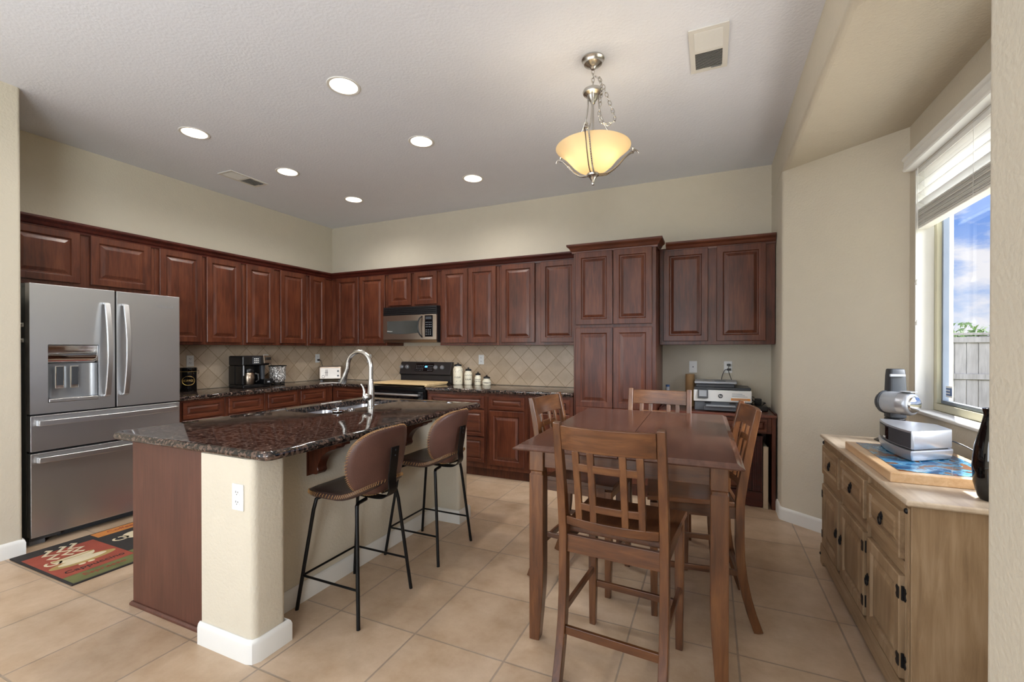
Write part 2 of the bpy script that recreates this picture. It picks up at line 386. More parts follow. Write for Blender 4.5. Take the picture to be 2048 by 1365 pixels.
MT = dict(
    wall=plain('beige_wall_paint', (203, 195, 178), 0.75, bump=0.55, bscale=75, var=0.012),
    ceil=plain('white_ceiling_paint', (228, 232, 242), 0.8, bump=0.45, bscale=60, var=0.008),
    trim=plain('white_trim_paint', (222, 221, 217), 0.4, var=0.01),
    floor=tiles('beige_floor_tile', 'X', 'Y', 0.4617, 0.459, (0.111, 2.194), 0, (206, 182, 157), (193, 169, 144), (164, 148, 132), 0.0045, 0.34, 0.5, 1.05),
    splash_l=tiles('tan_wall_tile_side', 'Y', 'Z', 0.152, 0.152, (2.81, 1.353), PI/4, (216, 197, 174), (198, 177, 152), (172, 150, 122), 0.0035, 0.35, 0.4, 0.7),
    splash_b=tiles('tan_wall_tile_rear', 'X', 'Z', 0.152, 0.152, (-2.113, 1.353), PI/4, (216, 197, 174), (198, 177, 152), (172, 150, 122), 0.0035, 0.35, 0.4, 0.7),
    cherry=wood('cherry_wood', ((58, 27, 17), (83, 42, 27), (103, 57, 37)), 'z', 12, 4.5, 0.34, 0.12, 0.04, spec=0.35),
    cherry_h=wood('cherry_wood_level', ((58, 27, 17), (83, 42, 27), (103, 57, 37)), 'x', 12, 4.5, 0.34, 0.12, 0.04, spec=0.35),
    cherry_dk=wood('dark_cherry_wood', ((48, 18, 14), (66, 26, 20), (82, 36, 28)), 'x', 12, 4.5, 0.34, 0.12, 0.05, spec=0.35),
    panelwood=wood('island_end_veneer', ((70, 40, 30), (84, 48, 36), (95, 57, 44)), 'z', 22, 5, 0.5, 0.0, 0.04),
    walnut=wood('walnut_stain_wood', ((60, 34, 18), (95, 57, 31), (122, 80, 46)), 'z', 10, 4, 0.3, 0.35, 0.06),
    walnut_x=wood('walnut_stain_wood_level', ((60, 34, 18), (95, 57, 31), (122, 80, 46)), 'x', 10, 4, 0.3, 0.35, 0.06),
    walnut_y=wood('walnut_stain_wood_deep', ((56, 33, 20), (86, 52, 31), (108, 70, 44)), 'y', 10, 4, 0.3, 0.35, 0.06),
    tabletop=wood('tabletop_walnut', ((70, 43, 33), (88, 57, 45), (102, 69, 55)), 'y', 9, 3, 0.22, 0.35, 0.03),
    pine=wood('waxed_pine', ((122, 97, 70), (147, 121, 91), (166, 141, 112)), 'z', 11, 4, 0.5, 0.0, 0.08, knots=True),
    pine_x=wood('waxed_pine_level', ((122, 97, 70), (147, 121, 91), (166, 141, 112)), 'x', 11, 4, 0.5, 0.0, 0.08, knots=True),
    pine_top=wood('pale_pine_top', ((176, 156, 132), (196, 178, 156), (208, 192, 170)), 'x', 11, 3, 0.4, 0.1, 0.04),
    maple=wood('maple_board', ((188, 150, 108), (204, 168, 128), (216, 184, 148)), 'y', 14, 5, 0.35, 0.2, 0.04),
    birch=wood('birch_board', ((206, 172, 122), (220, 190, 142), (230, 204, 160)), 'x', 14, 4, 0.45, 0.0, 0.04),
    granite=granite('brown_granite'),
    steel=brushed('brushed_steel', (206, 208, 211), 'z', 0.36),
    steel_h=brushed('brushed_steel_level', (212, 213, 215), 'x', 0.34),
    warmsteel=brushed('warm_steel', (170, 154, 138), 'x', 0.3),
    nickel=brushed('brushed_nickel', (196, 193, 188), 'z', 0.25),
    chrome=plain('chrome', (225, 227, 230), 0.06, 1.0, var=0.0),
    sinksteel=brushed('sink_steel', (206, 208, 214), 'y', 0.3),
    fridge_side=plain('grey_fridge_case', (112, 118, 122), 0.4, 0.3),
    black=plain('black_plastic', (18, 18, 20), 0.28),
    blackgloss=plain('black_glass', (10, 10, 12), 0.05, spec=0.6),
    blackmetal=plain('black_metal', (24, 24, 25), 0.38, 0.6),
    iron=plain('black_iron', (26, 25, 26), 0.5, 0.5, bump=0.2, bscale=300),
    grey=plain('grey_plastic', (98, 102, 108), 0.4),
    dgrey=plain('dark_grey_plastic', (58, 61, 66), 0.4),
    lgrey=plain('pale_grey_plastic', (158, 162, 168), 0.4),
    white=plain('white_plastic', (236, 236, 234), 0.35, var=0.01),
    silver=plain('satin_silver', (186, 190, 198), 0.32, 0.7, var=0.01),
    leather=plain('brown_leather', (86, 58, 50), 0.42, bump=0.25, bscale=180, var=0.16),
    leather_seat=plain('dark_brown_leather', (66, 50, 46), 0.36, bump=0.25, bscale=180, var=0.16),
    thread=plain('tan_thread', (176, 134, 84), 0.7),
    ceramic=plain('cream_ceramic', (238, 230, 208), 0.25, var=0.02),
    ink=plain('black_ink', (26, 24, 24), 0.6),
    gold=plain('gold_paint', (190, 160, 90), 0.35, 0.6),
    kraft=plain('brown_kraft_paper', (176, 140, 96), 0.7),
    orange=plain('orange_print', (226, 148, 62), 0.5),
    bluecap=plain('blue_plastic', (60, 96, 150), 0.4),
    almond=plain('almond_vinyl', (206, 202, 176), 0.4, var=0.01),
    bluegrey=plain('bluegrey_vinyl', (118, 128, 142), 0.4),
    slat=plain('white_blind_slat', (234, 234, 230), 0.4, var=0.01),
    cord=plain('white_cord', (232, 232, 228), 0.6),
    glass=glassy('window_glass'),
    clearplastic=glassy('clear_plastic', (225, 230, 235), 0.22, 0.1),
    fence=wood('weathered_fence_wood', ((100, 98, 98), (118, 116, 116), (132, 130, 130)), 'z', 12, 4, 0.8, 0, 0.1),
    concrete=plain('pale_concrete', (196, 190, 180), 0.85, bump=0.3, bscale=120),
    grass=plain('dry_grass', (128, 130, 86), 0.9, bump=0.6, bscale=60, var=0.2),
    leaf=plain('green_leaf', (92, 124, 62), 0.6, var=0.25),
    bark=plain('tree_bark', (96, 82, 68), 0.9, bump=0.5, bscale=80),
    rug_black=plain('black_rug_pile', (44, 40, 38), 0.95, bump=0.5, bscale=500, var=0.15),
    rug_red=plain('red_rug_pile', (150, 70, 54), 0.95, bump=0.5, bscale=500, var=0.15),
    rug_olive=plain('olive_rug_pile', (102, 104, 62), 0.95, bump=0.5, bscale=500, var=0.2),
    rug_orange=plain('orange_rug_pile', (196, 126, 62), 0.95, bump=0.5, bscale=500, var=0.15),
    rug_cream=plain('cream_rug_pile', (212, 198, 168), 0.95, bump=0.5, bscale=500, var=0.12),
    rug_tan=plain('tan_rug_pile', (166, 142, 88), 0.95, bump=0.5, bscale=500, var=0.12),
    lamp=emit('warm_bulb_glow', (255, 240, 218), 14.0),
    led=emit('blue_display', (90, 170, 255), 1.6),
)
def bowl_mat():
    m, t, b = base_mat('amber_glass'); L = t.links
    b.inputs['Base Color'].default_value = lin(248, 234, 206); b.inputs['Roughness'].default_value = 0.25
    tr = t.nodes.new('ShaderNodeBsdfTranslucent'); tr.inputs[0].default_value = lin(255, 241, 212)
    mx = t.nodes.new('ShaderNodeMixShader'); mx.inputs[0].default_value = 0.6
    L.new(b.outputs[0], mx.inputs[1]); L.new(tr.outputs[0], mx.inputs[2]); L.new(mx.outputs[0], t.nodes['Material Output'].inputs[0])
    return m
MT['bowl'] = bowl_mat()
def resin_mat():
    m, t, b = base_mat('blue_resin_river'); L = t.links
    tc = t.nodes.new('ShaderNodeTexCoord'); n = t.nodes.new('ShaderNodeTexNoise'); n.inputs['Scale'].default_value = 7; n.inputs['Detail'].default_value = 5; n.inputs['Distortion'].default_value = 1.6
    L.new(tc.outputs['Object'], n.inputs[0])
    r = t.nodes.new('ShaderNodeValToRGB'); L.new(n.outputs['Fac'], r.inputs[0]); el = r.color_ramp.elements
    el[0].position = 0.38; el[0].color = lin(28, 70, 110); el[1].position = 0.66; el[1].color = lin(112, 74, 50)
    for p, c in ((0.46, (52, 120, 165)), (0.52, (110, 160, 185)), (0.545, (40, 60, 84)), (0.57, (128, 88, 60))):
        q = el.new(p); q.color = lin(*c)
    L.new(r.outputs[0], b.inputs['Base Color']); b.inputs['Roughness'].default_value = 0.08
    return m
MT['resin'] = resin_mat()
def mosaic_mat():
    m, t, b = base_mat('pearl_mosaic'); L = t.links
    tc = t.nodes.new('ShaderNodeTexCoord'); mp = t.nodes.new('ShaderNodeMapping'); mp.inputs['Scale'].default_value = (1, 1, 0.55); L.new(tc.outputs['Object'], mp.inputs[0])
    v = t.nodes.new('ShaderNodeTexVoronoi'); v.inputs['Scale'].default_value = 62; v.feature = 'DISTANCE_TO_EDGE'; L.new(mp.outputs[0], v.inputs[0])
    v2 = t.nodes.new('ShaderNodeTexVoronoi'); v2.inputs['Scale'].default_value = 62; L.new(mp.outputs[0], v2.inputs[0])
    sp = t.nodes.new('ShaderNodeSeparateColor'); L.new(v2.outputs['Color'], sp.inputs[0])
    r0 = t.nodes.new('ShaderNodeValToRGB'); r0.color_ramp.elements[0].color = lin(150, 140, 132); r0.color_ramp.elements[1].color = lin(236, 236, 234); L.new(sp.outputs[0], r0.inputs[0])
    r = t.nodes.new('ShaderNodeValToRGB'); r.color_ramp.elements[0].position = 0.06; r.color_ramp.elements[1].position = 0.1; L.new(v.outputs['Distance'], r.inputs[0])
    mi = t.nodes.new('ShaderNodeMix'); mi.data_type = 'RGBA'; L.new(r.outputs[0], mi.inputs[0]); mi.inputs[6].default_value = lin(34, 30, 28); L.new(r0.outputs[0], mi.inputs[7])
    L.new(mi.outputs[2], b.inputs['Base Color']); b.inputs['Roughness'].default_value = 0.2
    return m
MT['mosaic'] = mosaic_mat()
def struct(name, mb, mat, smooth=None):
    o = mb.build(name, mat, smooth=smooth); o['kind'] = 'structure'; return o
def solo(name, mb, mat, label, cat_, group=None, smooth=None, loc=None):
    o = mb.build(name, mat, smooth=smooth, loc=loc); return tag(o, label, cat_, group)
# ================================================================== THE SETTING
L_, D_, R_, C_ = -4.9, 4.745, 0.509, 3.048
struct('floor', MB().box(L_-0.15, -4.7, -0.1, 1.5, D_+0.15, 0.0), MT['floor'])
struct('ceiling', MB().box(L_-0.15, -4.7, C_, R_+0.14, D_+0.15, C_+0.12), MT['ceil'])
struct('wall_back', MB().box(L_-0.14, D_, 0, R_+0.3, D_+0.13, C_), MT['wall'])
struct('wall_left', MB().box(L_-0.13, 1.37, 0, L_, D_, C_), MT['wall'])
# thick wall end beside the fridge, running towards the viewer
p = fillet([(L_-0.13, -4.5), (-4.12, -4.5, 0), (-4.12, 1.365, 0.02), (L_-0.13, 1.365)], 0.02)
p = [(L_-0.13, -1.15), (-4.12, -1.15)] + fillet([(-4.12, 1.0), (-4.12, 1.365, 0.02), (-4.3, 1.365)], 0.02) + [(L_-0.13, 1.365)]
struct('wall_left_near', MB().prism(p, 0, C_).box(L_-0.13, -4.5, 0, -4.12, -3.25, C_).box(L_-0.13, -3.25, 0, -4.12, -1.15, 0.6).box(L_-0.13, -3.25, 2.4, -4.12, -1.15, C_), MT['wall'], smooth=40)  # opening added to hold the left fill lamp
# wall behind the camera, with an opening added for the rear fill lamp
mb = MB()
mb.box(-4.12, -4.63, 0, -3.5, -4.5, C_); mb.box(-0.3, -4.63, 0, R_, -4.5, C_); mb.box(-3.5, -4.63, 2.3, -0.3, -4.5, C_)
struct('wall_rear', mb, MT['wall'])
SOF = 2.742
# right wall: far stub with the bay corner, header, and near length with an opening added for a fill lamp
mb = MB()
far = [(R_, D_)] + fillet([(R_, 4.4), (R_, 4.085, 0.04), (1.14, 3.585)], 0.04, 8)[1:-1] + [(1.14, 3.585), (1.33, 3.70), (1.30, 3.76), (0.66, 4.22), (0.66, D_)]
mb.prism(far, 0, SOF)
near = [(R_, 0.0)] + fillet([(R_, 0.5), (R_, 1.215, 0.04), (1.14, 1.735)], 0.04, 8)[1:-1] + [(1.14, 1.735), (1.30, 1.56), (0.66, 1.07), (0.66, 0.0)]
mb.prism(near, 0, SOF)
mb.box(R_, -1.3, 0, R_+0.13, 0.0, SOF); mb.box(R_, -4.5, 0, R_+0.13, -3.5, SOF)
mb.box(R_, -3.5, 0, R_+0.13, -1.3, 0.8); mb.box(R_, -3.5, 2.3, R_+0.13, -1.3, SOF)
# header with rounded lower edge
hp = [(R_+0.15, SOF+0.02), (R_+0.15, C_), (R_, C_), (R_, SOF+0.03)] + [(R_+0.03-0.03*math.cos(a), SOF+0.03-0.03*math.sin(a)) for a in (0.3, 0.6, 0.9, 1.2)] + [(R_+0.034, SOF-0.0006), (R_+0.04, SOF+0.02)]
mb.loft([[(x, y, z) for x, z in hp] for y in (-4.5, D_)])
struct('wall_right', mb, MT['wall'], smooth=35)
# bay front wall with window opening
WY0, WY1, WZ0, WZ1, WX = 1.80, 3.505, 0.972, 2.44, 1.14
mb = MB()
mb.box(WX, 1.735, 0, WX+0.17, 3.585, WZ0); mb.box(WX, 1.735, WZ1, WX+0.17, 3.585, SOF)
mb.box(WX, 1.735, WZ0, WX+0.17, WY0, WZ1); mb.box(WX, WY1, WZ0, WX+0.17, 3.585, WZ1)
struct('wall_bay', mb, MT['wall'])
struct('ceiling_bay', MB().prism([(R_+0.031, 1.1), (R_+0.031, 4.2), (0.66, 4.2), (1.33, 3.70), (1.33, 1.6), (0.66, 1.1)], SOF, SOF+0.1), MT['wall'])
# sill
struct('window_sill', MB(0.006).box(WX-0.015, WY0+0.002, WZ0-0.012, WX+0.088, WY1-0.002, WZ0+0.008), MT['trim'])
# baseboards
BB = [(0, 0), (0.015, 0), (0.015, 0.078), (0.011, 0.092), (0.004, 0.1), (0, 0.1)]
BBs = lambda path: MB().sweep(path, BB)
pr = [(R_, 4.285)] + fillet([(R_, 4.4), (R_, 4.085, 0.04), (1.14, 3.585)], 0.04, 8)[1:-1] + [(1.138, 3.587), (1.14, 1.735)] + fillet([(1.14, 1.735), (R_, 1.215, 0.04), (R_, 0.5)], 0.04, 8)[1:-1] + [(R_, -4.49)]
struct('baseboard_right', BBs(pr), MT['trim'], smooth=40)
struct('baseboard_left', BBs([(-4.12, -4.49)] + [(-4.12, 1.345)] + [(-4.115, 1.36), (-4.10-0.04, 1.3655)] + [(-4.16, 1.3655)]), MT['trim'], smooth=40)
# tile splashback
struct('trim_1', MB().box(L_+0.0005, 2.37, 0.926, L_+0.009, D_-0.001, 1.384), MT['splash_l'])
struct('trim_2', MB().box(L_+0.0095, D_-0.009, 0.926, -1.204, D_-0.0005, 1.384), MT['splash_b'])

# window: almond vinyl slider set in the bay
w = bpy.data.objects.new('window_1', None); COL.objects.link(w); w['kind'] = 'structure'; w.location = (WX+0.09, (WY0+WY1)/2, 0)
hw = (WY1-WY0)/2-0.002; z0, z1 = WZ0+0.008, WZ1
def ringbox(mb, y0, y1, za, zb, t, x0, x1):
    mb.box(x0, y0, za, x1, y1, za+t); mb.box(x0, y0, zb-t, x1, y1, zb); mb.box(x0, y0, za+t, x1, y0+t, zb-t); mb.box(x0, y1-t, za+t, x1, y1, zb-t); return mb
mb = ringbox(MB(0.003), -hw, hw, z0, z1-0.002, 0.042, 0.0, 0.075); mb.box(0.0, -0.022, z0+0.042, 0.07, 0.022, z1-0.044)
mb.build('window_frame', MT['almond'], w)
for k, (a, b) in enumerate(((0.022, hw-0.042), (-hw+0.042, -0.022))):
    s_ = ringbox(MB(0.002), a+0.001, b-0.001, z0+0.043, z1-0.045, 0.018, 0.02+0.012*k, 0.05+0.012*k).build('sash', MT['bluegrey'], w)
    MB().box(0.034+0.012*k, a+0.018, z0+0.06, 0.038+0.012*k, b-0.018, z1-0.062).build('pane', MT['glass'], s_)
mb = MB(0.001).box(-0.0895, hw-0.006, z0, -0.0005, hw+0.0015, z1).box(-0.0895, -hw-0.0015, z0, -0.0005, -hw+0.006, z1).box(-0.0895, -hw+0.006, z1-0.007, -0.0005, hw-0.006, z1-0.0005)
mb.build('jamb_liner', MT['trim'], w)
mb = MB().box(0.030, 0.70, z0+0.085, 0.032, 0.775, z0+0.15)
stk = mb.build('sticker', MT['white'], w); stk['label'] = 'white sticker with blue print on the lower corner of the pane'
mb = MB()
for k in range(3): mb.box(0.0285, 0.727, z0+0.095+0.017*k, 0.0298, 0.77, z0+0.104+0.017*k)
mb.box(0.0285, 0.705, z0+0.095, 0.0298, 0.722, z0+0.14)
mb.build('sticker_print', MT['bluecap'], stk)

# outside
struct('ground_bounce', MB().box(1.5, 0.0, -0.149, 6.0, 6.5, -0.12), MT['concrete'])  # unseen pale slab added to bounce sunlight up into the bay
struct('ground', MB().box(1.5, -12, -0.25, 30, 25, -0.15), MT['grass'])
fe = thing('wooden_fence', 'weathered grey board fence standing in the yard outside the window', 'fence', (4.6, 9.7, -0.15))
for k in range(60):
    x = -3.0+k*0.148; h = 1.70+0.012*math.sin(k*2.1)
    MB(0.003, 1).box(x+0.003, 0, 0.02, x+0.145, 0.02, h).build('board', MT['fence'], fe)
for z in (0.25, 1.0, 1.6):
    MB(0.003, 1).box(-3.0, -0.042, z, 5.88, -0.002, z+0.09).build('rail', MT['fence'], fe)
MB(0.003, 1).box(-3.02, -0.05, 1.722, 5.9, 0.04, 1.76).build('cap_rail', MT['fence'], fe)
def tree(loc, h, r, label, n):
    t = thing('leafy_tree', label, 'tree', loc)
    mb = MB(); mb.tube([(0, 0, 0), (0.05, 0, h*0.4), (0, 0.05, h*0.7)], [0.09, 0.06, 0.03], 8)
    for k in range(7):
        a = k*2.4; mb.tube([(0.02, 0.02, h*0.45+0.05*k), (r*0.5*math.cos(a), r*0.5*math.sin(a), h*0.7+0.05*k), (r*0.8*math.cos(a), r*0.8*math.sin(a), h*0.85)], [0.03, 0.02, 0.008], 6)
    mb.build('trunk', MT['bark'], t, smooth=50)
    mb = MB(); rnd = random.Random(3)
    for k in range(n):
        a, b = rnd.uniform(0, 2*PI), rnd.gauss(0, 1)
        q = Vector((rnd.gauss(0, 1), rnd.gauss(0, 1), rnd.gauss(0, 0.8))); q = q.normalized()*r*rnd.uniform(0.25, 1.0)
        c = Vector((q.x, q.y, h*0.8+q.z)); u = Vector((rnd.uniform(-1, 1), rnd.uniform(-1, 1), rnd.uniform(-1, 1))).normalized(); v = u.orthogonal().normalized(); s = rnd.uniform(0.05, 0.09)
        mb.faces([tuple(c-u*s), tuple(c+v*s*0.5+u.cross(v)*s*0.1), tuple(c+u*s), tuple(c-v*s*0.5)], [(0, 1, 2, 3)])
    mb.build('foliage', MT['leaf'], t)
tree((5.0, 12.6, -0.15), 1.95, 0.55, 'small green tree rising just above the fence, nearer the wall corner', 700)
tree((4.35, 13.6, -0.15), 1.75, 0.45, 'low grey-green bush top showing over the fence beside the small tree', 500)

# ================================================================== CABINETS
DOORP = [(0, 0.0), (0, -0.017), (0.004, -0.0205), (0.049, -0.0205), (0.053, -0.0195), (0.060, -0.010)]
PANP = [(0.0595, -0.0095), (0.066, -0.0095), (0.070, -0.0105), (0.092, -0.0185), (0.096, -0.019)]
def panel_front(par, x0, x1, z0, z1, name='door', mat=None, matp=None, y=0.0, sc=1.0, label=None):
    mat = mat or MT['cherry']; matp = matp or mat
    f = lambda P: [(a*sc, -b) for a, b in P]
    d = MB().rings_rect(x0, x1, z0, z1, f(DOORP), sign=-1, y=y-0.0006).build(name, mat, par)
    MB().rings_rect(x0, x1, z0, z1, f(PANP), sign=-1, y=y-0.0006).build('raised_panel', matp, d)
    if label: d['label'] = label
    return d
def two_panel_front(par, x0, x1, z0, zm, z1, mat, y=0.0):
    d = MB().rings_rect(x0, x1, z0, z1, [(0, 0), (0, 0.014)], y=y-0.0006).build('door', mat, par)
    f = [(a, -b) for a, b in DOORP]
    for a, b in ((z0, zm), (zm, z1)):
        MB().rings_rect(x0, x1, a, b, [(0, 0.0141), (0, 0.017), (0.004, 0.0205), (0.049, 0.0205), (0.06, 0.0145), (0.066, 0.0145), (0.092, 0.019)], y=y-0.0006).build('raised_panel', mat, d)
    return d
def cabinet(name, label, cat_, loc, rotz, x0, x1, z0, z1, depth, fronts, group=None, kick=0.0, open_=None):
    t = thing(name, label, cat_, loc, rotz, group)
    mb = MB(0.0015, 1).box(x0+0.001, 0.0, z0+kick, x1-0.001, depth, z1)
    if kick: mb.box(x0+0.001, 0.055, z0+0.001, x1-0.001, depth, z0+kick-0.0005)
    mb.build('carcass', MT['cherry'], t)
    for kind, a, b, c, d in fronts:
        if kind == 'door': panel_front(t, a, b, c, d)
        else: panel_front(t, a, b, c, d, 'drawer', MT['cherry_h'], sc=0.62)
    return t
UZ0, UZ1 = 1.386, 2.285
CH = PI/2
# left wall uppers (local x = world y; fronts face +x at x = -4.57)
LX = -4.57
GU = 'wall cabinets on the left wall'
cabinet('wall_cabinet', 'short cherry wall cabinet above the stainless fridge', 'cabinet', (LX, 0, 0), CH, 1.40, 2.36, 1.83, UZ1, 0.325, [('door', 1.425, 1.838, 1.862, 2.258), ('door', 1.904, 2.327, 1.862, 2.258)], GU)
cabinet('wall_cabinet', 'tall two-door cherry wall cabinet next to the fridge, above the coffee tin', 'cabinet', (LX, 0, 0), CH, 2.36, 3.19, UZ0, UZ1, 0.325, [('door', 2.394, 2.763, 1.412, 2.258), ('door', 2.807, 3.158, 1.412, 2.258)], GU)
cabinet('wall_cabinet', 'two-door cherry wall cabinet above the coffee maker and mosaic candle holder', 'cabinet', (LX, 0, 0), CH, 3.19, 4.02, UZ0, UZ1, 0.325, [('door', 3.221, 3.553, 1.412, 2.258), ('door', 3.634, 3.985, 1.412, 2.258)], GU)
cabinet('wall_cabinet', 'narrow one-door cherry wall cabinet in the left wall corner above the toaster', 'cabinet', (LX, 0, 0), CH, 4.02, 4.742, UZ0, UZ1, 0.325, [('door', 4.049, 4.291, 1.412, 2.258)], GU)
UY = 4.412
GB = 'wall cabinets on the back wall'
cabinet('wall_cabinet', 'two-door cherry wall cabinet on the back wall left of the microwave', 'cabinet', (0, UY, 0), 0, -4.568, -3.655, UZ0, UZ1, 0.325, [('door', -4.465, -4.097, 1.412, 2.258), ('door', -4.076, -3.677, 1.412, 2.258)], GB)
cabinet('wall_cabinet', 'short two-door cherry wall cabinet directly above the microwave', 'cabinet', (0, UY, 0), 0, -3.655, -2.88, 1.852, UZ1, 0.325, [('door', -3.616, -3.286, 1.872, 2.258), ('door', -3.235, -2.917, 1.872, 2.258)], GB)
cabinet('wall_cabinet', 'two-door cherry wall cabinet right of the microwave with doors that meet', 'cabinet', (0, UY, 0), 0, -2.88, -2.12, UZ0, UZ1, 0.325, [('door', -2.849, -2.506, 1.415, 2.258), ('door', -2.5, -2.152, 1.415, 2.258)], GB)
cabinet('wall_cabinet', 'wide two-door cherry wall cabinet beside the tall pantry, above bare counter', 'cabinet', (0, UY, 0), 0, -2.12, -1.204, UZ0, UZ1, 0.325, [('door', -2.085, -1.696, 1.415, 2.258), ('door', -1.629, -1.24, 1.415, 2.258)], GB)
# crown
CRP = [(0.0, 2.252), (0.012, 2.252), (0.014, 2.268), (0.024, 2.276), (0.034, 2.296), (0.052, 2.31), (0.056, 2.318), (0.056, 2.332), (-0.06, 2.332), (-0.06, 2.287), (0.0, 2.287)]
mb = MB(); mb.sweep([(LX+0.0007, 1.40), (LX+0.0007, UY-0.0007), (-1.262, UY-0.0007)], CRP)
solo('crown_molding', mb, MT['cherry_dk'], 'dark cherry crown molding running around the corner above the wall cabinets', 'molding')
# pantry
PY = 4.142
pt = cabinet('pantry_cabinet', 'tall floor-to-crown cherry pantry cabinet with four doors', 'cabinet', (0, PY, 0), 0, -1.20, -0.445, 0.0, 2.285, 0.6,
             [('door', -1.176, -0.829, 1.574, 2.258), ('door', -0.82, -0.479, 1.574, 2.258)], None, 0.1)
two_panel_front(pt, -1.176, -0.829, 0.125, 0.80, 1.545, MT['cherry']); two_panel_front(pt, -0.82, -0.479, 0.125, 0.80, 1.545, MT['cherry'])
mb = MB(); mb.sweep([(-1.2007, 0.20), (-1.2007, -0.0007), (-0.4443, -0.0007), (-0.4443, 0.20)], [(a, z+0.001) for a, z in CRP]); mb.build('crown', MT['cherry_h'], pt)
# desk wall cabinet
dk = cabinet('wall_cabinet', 'two-door cherry wall cabinet above the desk and printer', 'cabinet', (0, UY, 0), 0, -0.443, 0.503, UZ0, UZ1, 0.325, [('door', -0.408, -0.024, 1.418, 2.262), ('door', 0.045, 0.432, 1.418, 2.262)], GB)
mb = MB(); mb.sweep([(-0.385, -0.0007), (0.5035, -0.0007)], CRP); mb.build('crown', MT['cherry_h'], dk)

# base cabinets
BX = -4.275
GL = 'base cabinets along the left wall'
BT = 0.884; CORN = 4.1385
for lab, a, b, dr in (('cherry base cabinet beside the fridge, below the coffee tin', 2.375, 2.80, (2.417, 2.776)), ('second cherry base cabinet from the fridge, below the coffee maker', 2.80, 3.22, (2.829, 3.187)),
                      ('third cherry base cabinet from the fridge, below the mosaic candle holder', 3.22, 3.632, (3.25, 3.609)), ('cherry base cabinet on the left run nearest the corner, below the toaster', 3.632, CORN, (3.659, 4.016))):
    cabinet('base_cabinet', lab, 'cabinet', (BX, 0, 0), CH, a, b, 0, BT, 0.6, [('drawer', dr[0], dr[1], 0.72, 0.868), ('door', dr[0], dr[1], 0.13, 0.705)], GL, 0.1)
BY = 4.14
GR = 'base cabinets along the back wall'
cabinet('base_cabinet', 'dark cherry corner base cabinet between left run and black range', 'cabinet', (0, BY, 0), 0, -4.27, -3.665, 0, BT, 0.6, [('drawer', -4.21, -3.70, 0.72, 0.868), ('door', -4.21, -3.70, 0.13, 0.705)], GR, 0.1)
cabinet('base_cabinet', 'cherry three-drawer base cabinet just right of the black range', 'cabinet', (0, BY, 0), 0, -2.872, -2.13, 0, BT, 0.6, [('drawer', -2.84, -2.161, 0.722, 0.855), ('drawer', -2.84, -2.161, 0.432, 0.708), ('drawer', -2.84, -2.161, 0.16, 0.42)], GR, 0.1)
cabinet('base_cabinet', 'cherry base cabinet with drawer over one door, second right of range', 'cabinet', (0, BY, 0), 0, -2.13, -1.67, 0, BT, 0.6, [('drawer', -2.097, -1.707, 0.722, 0.855), ('door', -2.097, -1.707, 0.147, 0.708)], GR, 0.1)
cabinet('base_cabinet', 'cherry base cabinet beside the pantry, partly hidden by the left dining chair', 'cabinet', (0, BY, 0), 0, -1.67, -1.203, 0, BT, 0.6, [('drawer', -1.64, -1.235, 0.722, 0.855), ('door', -1.64, -1.235, 0.147, 0.708)], GR, 0.1)
# worktops
def slab(poly, z0, z1, r=0.012):
    # rounded edge slab
    mb = MB(0); n = 4
    P = [Vector(q) for q in poly]
    def off(d):
        out = []
        for i in range(len(P)):
            a, b, c = P[i-1], P[i], P[(i+1) % len(P)]
            d0, d1 = (b-a).normalized(), (c-b).normalized(); n0, n1 = Vector((-d0.y, d0.x)), Vector((-d1.y, d1.x)); m = n0+n1; m = m/max(m.length_squared, 1e-6)*2
            out.append(b+m*d)
        return out
    rings = []
    for k in range(n+1):
        a = PI/2*k/n; rings.append([(q.x, q.y, z0+r-r*math.cos(a)) for q in off(r-r*math.sin(a))])
    for k in range(n+1):
        a = PI/2*k/n; rings.append([(q.x, q.y, z1-r+r*math.sin(a)) for q in off(r-r*math.cos(a))])
    mb.loft(rings); return mb
WT = 0.925
lp = [(L_+0.010, 2.372)] + [(-4.262, 2.372)] + fillet([(-4.245, 2.38), (-4.245, 4.10, 0.03), (-3.70, 4.10)], 0.03, 4) + [(-3.668, 4.10), (-3.668, D_-0.010), (L_+0.010, D_-0.010)]
solo('countertop', slab(lp, 0.886, WT), MT['granite'], 'dark speckled granite countertop in the corner, from fridge to range', 'countertop', smooth=40)
solo('countertop', slab([(-2.868, 4.10), (-1.205, 4.10), (-1.205, D_-0.010), (-2.868, D_-0.010)], 0.886, WT), MT['granite'], 'dark speckled granite countertop between the range and the pantry', 'countertop', smooth=40)

# ================================================================== ISLAND
mb = MB()
post = [(-2.128, 1.3475), (-2.128, 1.285)] + fillet([(-2.0, 1.285), (-1.782, 1.285, 0.03), (-1.782, 1.40)], 0.03, 6)[1:-1] + fillet([(-1.782, 1.40), (-1.782, 1.452, 0.03), (-2.0, 1.452)], 0.03, 6)[1:-1] + [(-2.105, 1.452), (-2.105, 1.3475)]
mb.prism(post, 0.0, 0.872); mb.prism(rrect(-2.105, 2.972, -1.772, 3.112, 0.03, 5), 0.0, 0.872); mb.box(-2.105, 1.44, 0, -1.992, 2.98, 0.872)
iw = thing('island_wall', 'beige painted half wall with two end posts under the island top', 'half wall', (0, 0, 0))
mb.build('wall_body', MT['wall'], iw, smooth=40)
mb = MB(); o_ = 0.0006
mb.sweep([(-2.136, 1.285-o_), (-1.812, 1.285-o_), (-1.792, 1.2915), (-1.782+o_, 1.313), (-1.782+o_, 1.4526), (-1.9914, 1.4526), (-1.9914, 2.9714), (-1.772+o_, 2.9714), (-1.772+o_, 3.1126), (-2.0, 3.1126)], [(a, z*1.0) for a, z in BB])
bb = mb.build('baseboard', MT['trim'], iw, smooth=40); bb['label'] = 'white baseboard around the half wall'
